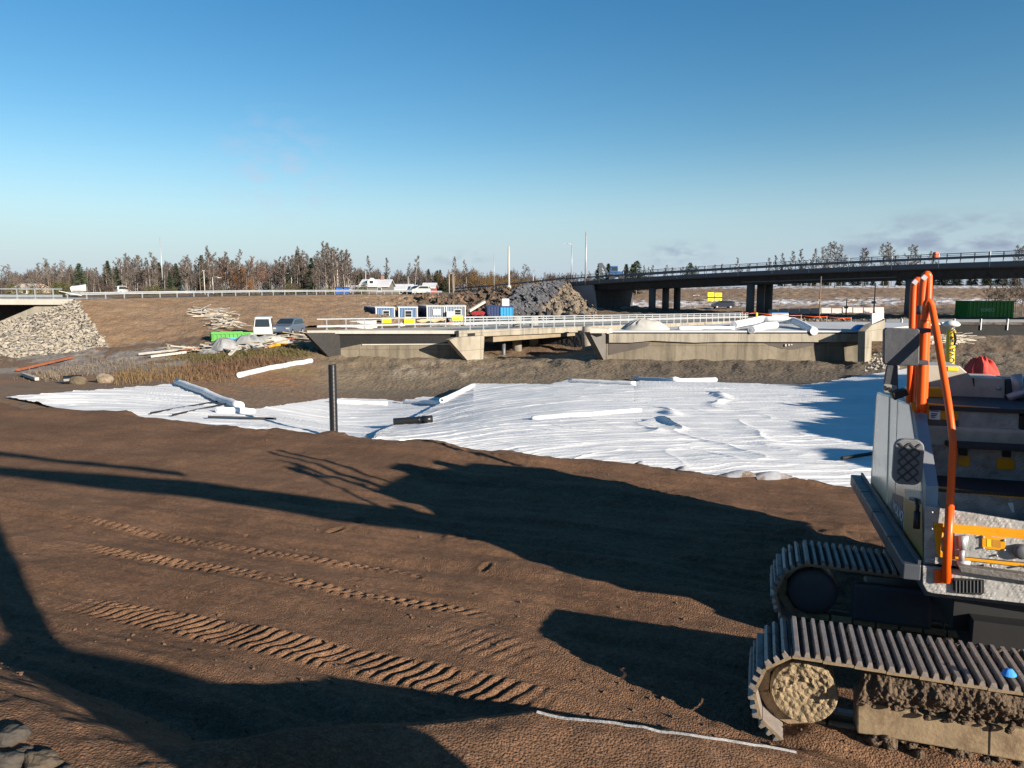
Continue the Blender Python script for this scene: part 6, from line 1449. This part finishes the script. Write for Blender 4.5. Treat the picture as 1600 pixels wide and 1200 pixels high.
# blue wheeled excavator crossing the overpass
t = thing('excavator', 'blue excavator with a dark folded boom standing on the overpass', 'excavator', ovp(Ld*.13, .0, 7)); q = lambda px, py: at(px, py, 141)
bl2 = mat('machine_blue', (.03, .09, .22), .45, var=.1)
b = MB(); b.prism([q(952, 432), q(975, 432), q(975, 425), q(968, 424), q(952, 425)], (0, 2.4, 0)); b.build('body', bl2, t, bevel=.1)
b = MB(); b.prism([q(953, 425), q(966, 424.5), q(966, 415.5), q(955, 415.5)], (0, 1.6, 0)); cb = b.build('cab', bl2, t, bevel=.08); b = MB(); b.prism([onplane(px, py, q(960, 420)-Vector((0, .03, 0)), Vector((0, 1, 0))) for px, py in ((956, 417), (965, 417), (965, 423), (955.5, 423))], (0, .02, 0)); b.build('window', glass, cb)
b = MB(); b.prism([q(952, 428), q(946, 418), q(941, 410.5), q(936, 411), q(935.5, 424), q(938, 432), q(942, 431), q(940, 420), q(942, 417), q(949, 430)], (0, .7, 0)); b.build('boom', darkpaint, t)
for px in (956, 971): b = MB(); b.lathe(q(px, 433), [(.6, -.3), (.6, .3)], 14, Matrix((Vector((1, 0, 0)), EZ, Vector((0, -1, 0)))).transposed()); b.build('wheel', blackm, t)
p = at(1461, 407, 97); b = MB(); b.lathe(p+EZ*.1, [(.32, 0), (.36, .3), (.36, .6), (.3, .95), (.1, 1.0)], 14); b.top('drum', orange, 'orange drum standing on the overpass behind its railing', 'drum')

# ------------------------------------------------------------------ trees
def leafq(V, Fc, p, d, L_, w_, r):
    s = d.orthogonal().normalized(); s = Matrix.Rotation(r.uniform(0, 6.28), 3, d) @ s; k = len(V)
    V += [p-s*w_, p+s*w_, p+d*L_+s*w_*.4, p+d*L_-s*w_*.4]; Fc.append((k, k+1, k+2, k+3))
def bare_tree(seed, H, spread, nb, up, t0, trunk_m, crown_m, tw=.031, trunk_r=.10, multi=1, dens=5):
    r = random.Random(seed); tb = MB(); V = []; Fc = []
    for m_ in range(multi):
        lean = Vector((r.gauss(0, .05), r.gauss(0, .05), 1)) if multi == 1 else Vector((r.gauss(0, .25), r.gauss(0, .25), 1)); Hm = H*(1 if m_ == 0 else r.uniform(.7, .95))
        path = [Vector((0, 0, -.3))]+[lean*(Hm*i/6)+Vector((r.gauss(0, .06), r.gauss(0, .06), 0))*i*.4 for i in range(1, 7)]
        tb.tube(path, trunk_r*(1 if multi == 1 else .6), 6, r1=.02)
        for i in range(nb):
            t = t0+(1-t0)*((i+r.random())/nb); p = path[0].lerp(path[0], 0); f = t*6; k = min(5, int(f)); p = path[k].lerp(path[k+1], f-k)
            a = r.uniform(0, 6.28); Lb = spread*H*(1.05-t)*r.uniform(.7, 1.25)+.25; d = Vector((math.cos(a), math.sin(a), up+r.uniform(-.2, .3))).normalized()
            leafq(V, Fc, p, d, Lb, tw*1.9, r)
            for j in range(dens+2):
                u = r.uniform(.25, 1); q_ = p+d*Lb*u; d2 = (d+Vector((r.gauss(0, .6), r.gauss(0, .6), r.gauss(.25, .5)))).normalized(); L2 = Lb*.42*r.uniform(.5, 1.2); leafq(V, Fc, q_, d2, L2, tw*1.15, r)
                for q2 in range(dens): v = r.uniform(.2, 1); d3 = (d2+Vector((r.gauss(0, .7), r.gauss(0, .7), r.gauss(.1, .5)))).normalized(); leafq(V, Fc, q_+d2*L2*v, d3, .28+L2*.35*r.random(), tw*.85, r)
    return newmesh('trunk', tb.V, tb.F, trunk_m), newmesh('crown', V, Fc, crown_m)
def conifer(seed, H, wid, col_m, open_=0.0, t0=.08):
    r = random.Random(seed); tb = MB(); tb.tube([(0, 0, -.3), (0, 0, H*.97)], .14, 6, r1=.02); V = []; Fc = []
    n = int(42*H/10)
    for i in range(n):
        t = t0+(1-t0)*(i/n); z = H*t; R_ = wid*((1-t)**.8 if not open_ else math.sin(math.pi*min(1, .25+.75*t))**.7*.75)+.08
        for k in range(9):
            if r.random() < open_*.4: continue
            a = r.uniform(0, 6.28); Lr = R_*r.uniform(.6, 1.15); d = Vector((math.cos(a), math.sin(a), r.uniform(-.35, .1))).normalized(); leafq(V, Fc, Vector((0, 0, z))+d*Lr*.1, d, Lr, .10+.05*r.random(), r)
            for j in range(4): u = r.uniform(.35, 1); d2 = (d+Vector((r.gauss(0, .6), r.gauss(0, .6), r.gauss(-.15, .35)))).normalized(); leafq(V, Fc, Vector((0, 0, z))+d*Lr*u, d2, .3+.3*Lr*r.random(), .085, r)
    return newmesh('trunk', tb.V, tb.F, pole_dk), newmesh('crown', V, Fc, col_m)
birch_bark = mat('birch_bark', (.30, .265, .225), .8, var=.25, vscale=2); brown_bark = mat('brown_bark', (.17, .125, .095), .85, var=.2)
tw_b = mat('birch_twigs', (.085, .068, .061), .9, var=.25); tw_g = mat('grey_twigs', (.105, .088, .075), .9, var=.25); tw_r = mat('red_twigs', (.078, .056, .046), .9, var=.25); tw_o = mat('orange_twigs', (.20, .088, .03), .9, var=.25); tw_p = mat('pink_twigs', (.165, .095, .07), .9, var=.25); tw_y = mat('ochre_twigs', (.135, .08, .028), .9, var=.25)
ev = mat('spruce_green', (.022, .035, .018), .9, var=.35); ev2 = mat('pine_green', (.035, .048, .022), .9, var=.35); bushg = mat('dull_green', (.085, .085, .030), .9, var=.3)
KIND = {}
def kinds(k, gen, n, label, cat='tree', group=None): KIND[k] = dict(m=[gen(100*len(KIND)+i) for i in range(n)], label=label, cat=cat, group=group)
kinds('birch', lambda s: bare_tree(s, 10, .19, 26, .9, .38, birch_bark, tw_b), 4, 'tall bare birch with a pale trunk in the wood beyond the road', group='bare birches beyond the road')
kinds('alder', lambda s: bare_tree(s, 10, .34, 26, .75, .25, brown_bark, tw_g, multi=1), 4, 'grey bare tree with a round open crown beyond the road', group='grey bare trees beyond the road')
kinds('brown', lambda s: bare_tree(s, 10, .24, 30, .8, .12, brown_bark, tw_r), 3, 'reddish brown bare tree in the wood beyond the road', group='reddish brown trees beyond the road')
kinds('orange', lambda s: bare_tree(s, 10, .42, 26, .9, .12, brown_bark, tw_o, multi=2, dens=6), 2, 'rust orange broad tree behind the guard rail', group='rust orange trees behind the guard rail')
kinds('pink', lambda s: bare_tree(s, 10, .42, 26, .9, .2, brown_bark, tw_p, multi=2, dens=6), 2, 'pinkish brown broad tree behind the guard rail', group='pinkish broad trees behind the guard rail')
kinds('ochre', lambda s: bare_tree(s, 10, .5, 22, .9, .1, brown_bark, tw_y, multi=3, dens=5), 3, 'ochre brown thicket tree left of the overpass', group='ochre thicket left of the overpass')
kinds('spruce', lambda s: conifer(s, 10, 2.3, ev), 3, 'dark green spruce standing among the bare trees', group='dark spruces among the bare trees')
kinds('pine', lambda s: conifer(s, 10, 3.0, ev2, 1.0, .35), 2, 'green pine with an open crown beyond the road', group='pines beyond the road')
kinds('bush', lambda s: bare_tree(s, 10, .7, 16, .7, .05, brown_bark, tw_r, multi=3, dens=5, tw=.035), 3, 'brown bare bush at the foot of the trees', 'bush', 'brown bushes below the trees')
kinds('green', lambda s: conifer(s, 10, 6.0, bushg, 1.0, .02), 2, 'dull green bush at the foot of the trees', 'bush', 'dull green bushes below the trees')
rt_ = random.Random(11); NT = [0]
def plant(kind, px, top, Y, base=None, label=None, group=None, wide=1.0):
    K = KIND[kind]; p = at(px, 456, Y); p.z = base if base is not None else zdown(p.x, p.y)-.15
    H = at(px, top, Y).z-p.z
    if H < .5: H = .5
    s = H/10; tm, cm = K['m'][rt_.randrange(len(K['m']))]
    g = K['group'] if group is None else group
    nm = {'spruce': 'spruce_tree', 'pine': 'pine_tree', 'birch': 'birch_tree', 'bush': 'bush', 'green': 'bush'}.get(kind, 'bare_tree')
    t = bpy.data.objects.new(nm, None); link(t, None, p); t.location = p; t.rotation_euler = (0, 0, rt_.uniform(0, 6.28)); t.scale = (s*wide, s*wide, s); t.empty_display_size = .3
    tag(t, label or K['label'], K['cat'], g)
    for n_, me in (('trunk', tm), ('crown', cm)):
        o = bpy.data.objects.new(n_, me); COL.objects.link(o); o.parent = t; WL[o.name] = p
    NT[0] += 1
env = [(-40, 430), (0, 430), (15, 416), (40, 424), (60, 414), (78, 406), (105, 408), (118, 420), (150, 412), (185, 404), (205, 397), (245, 398), (268, 410), (290, 402), (330, 390), (350, 398), (372, 402), (400, 402), (420, 410), (432, 398), (460, 392), (470, 386), (490, 400), (515, 379), (530, 384), (548, 396), (556, 420), (580, 420)]
env_y = lambda px: float(np.interp(px, [e_[0] for e_ in env], [e_[1] for e_ in env]))
# single trees one can pick out
for a in (('pine', 126, 411, 180), ('spruce', 114, 430, 175), ('spruce', 171, 407, 190), ('spruce', 184, 416, 190), ('spruce', 277, 411, 190), ('orange', 388, 434, 165), ('pink', 402, 402, 180), ('orange', 374, 418, 185), ('pink', 360, 406, 195), ('birch', 330, 387, 190), ('birch', 352, 395, 195), ('birch', 372, 392, 195), ('spruce', 467, 391, 200), ('spruce', 488, 402, 205), ('birch', 513, 380, 195), ('birch', 523, 381, 190), ('birch', 541, 398, 195), ('birch', 548, 391, 200), ('birch', 581, 401, 210), ('birch', 607, 404, 210), ('birch', 647, 401, 215), ('birch', 640, 412, 220), ('alder', 78, 405, 185), ('alder', 60, 412, 185), ('alder', 100, 408, 190), ('alder', 205, 398, 190), ('alder', 222, 400, 195), ('alder', 240, 396, 190), ('alder', 190, 404, 200), ('alder', 10, 416, 190), ('alder', 17, 414, 190), ('alder', 290, 402, 190), ('alder', 818, 414, 230), ('alder', 824, 418, 230), ('birch', 710, 403, 230), ('birch', 730, 408, 230), ('spruce', 670, 420, 260), ('spruce', 688, 421, 255), ('pine', 680, 430, 240)): plant(*a)
px = -30
while px < 565:
    k = rt_.random(); kd = 'brown' if k < .22 else ('birch' if k < .62 else ('alder' if k < .88 else 'spruce' if rt_.random() < .5 else 'brown'))
    if px < 110: kd = 'alder' if k < .7 else 'brown'
    if px > 425 and k < .66: kd = 'birch' if k < .45 else 'brown'
    plant(kd, px, env_y(px)+abs(rt_.gauss(0, 9))+(4 if kd != 'birch' else 0), rt_.uniform(170, 235)); px += rt_.uniform(1.7, 3.9)
for i in range(34):
    px = rt_.uniform(-20, 570); plant('bush' if rt_.random() < .75 else 'green', px, rt_.uniform(438, 448), rt_.uniform(158, 185))
for px, top in ((88, 440), (98, 438), (108, 441), (232, 446), (245, 444), (272, 447), (345, 447), (400, 451), (430, 450), (30, 446), (50, 447)): plant('green', px, top, 160)
for i in range(26): px = rt_.uniform(556, 700); plant('brown' if rt_.random() < .7 else 'spruce', px, rt_.uniform(421, 434), rt_.uniform(225, 290))
for i in range(30):
    px = rt_.uniform(685, 860); plant('ochre', px, float(np.interp(px, [685, 705, 740, 770, 800, 830, 860], [430, 421, 418, 424, 430, 432, 432]))+abs(rt_.gauss(0, 5)), rt_.uniform(215, 270))
for i in range(12): px = rt_.uniform(845, 935); plant('brown', px, rt_.uniform(424, 432), rt_.uniform(230, 290), label='brown bare tree behind the left end of the overpass', group='brown trees behind the left end of the overpass')
for px, top, Y in ((936, 411, 200), (950, 411, 205), (978, 412, 200), (994, 407, 195), (988, 412, 200), (1077, 410, 220)): plant('pine' if px in (994, 1077) else 'spruce', px, top, Y, label='dark conifer rising behind the overpass railing', group='conifers behind the overpass', wide=1.2)
for i in range(16): px = rt_.uniform(1002, 1170); plant('birch', px, rt_.uniform(413, 421), 280, base=3.5, label='thin bare tree showing above the left half of the overpass', group='thin bare trees above the left half of the overpass')
for px, top in ((1148, 404), (1200, 404), (1212, 400), (1224, 397), (1234, 394), (1252, 391), (1266, 390), (1280, 387), (1295, 380), (1304, 379), (1314, 384), (1348, 389), (1352, 390), (1380, 383), (1388, 380), (1392, 386), (1419, 384), (1423, 386), (1455, 394), (1590, 385), (1598, 386)): plant('alder' if px > 1270 else 'birch', px, top, rt_.uniform(240, 270), base=4.5, label='bare treetop rising above the right half of the overpass', group='bare treetops above the right half of the overpass')
for i in range(60):
    px = 1210+i*7.6+rt_.uniform(-3, 3); plant('spruce' if i % 3 else 'birch', px, rt_.uniform(408, 425), rt_.uniform(305, 345), base=5.2, label='tree of the dark forest edge seen beneath the overpass', group='forest edge beneath the overpass')
for px, top, Y in ((1544, 440, 104), (1556, 446, 103), (1568, 438, 105), (1580, 430, 102), (1590, 428, 104), (1600, 434, 101), (1612, 430, 102)): plant('alder', px, top, Y, label='bare shrub beside the tall green skip under the overpass', group='bare shrubs beside the tall green skip')
# the far wood behind the single trees, one brown mass
r = random.Random(41); V = []; Fc = []
for i in range(42000):
    px = r.uniform(-60, 940); Y = r.uniform(240, 285); tp = float(np.interp(px, [-60, 0, 60, 120, 300, 420, 520, 560, 600, 690, 760, 860, 940], [440, 434, 430, 428, 416, 414, 412, 426, 429, 428, 430, 435, 437]))
    tp += 5*float(np.sin(px*.21)+np.sin(px*.083+1)); p0 = at(px, 457, Y); top = at(px, tp, Y).z; z0 = 3.0; u = r.random()**.8
    d = Vector((r.gauss(0, .45), r.gauss(0, .3), 1)).normalized(); leafq(V, Fc, Vector((p0.x, p0.y, z0+(top-z0)*u*.88)), d, r.uniform(.6, 2.2), .06+.05*r.random(), r)
b = MB(); b.V = V; b.F = Fc; b.top('woodland', mat('far_twigs', (.060, .048, .041), .9, var=.35, vscale=.12), 'brown leafless wood along the horizon behind the single trees', 'woodland', kind='stuff')
print('trees', NT[0])
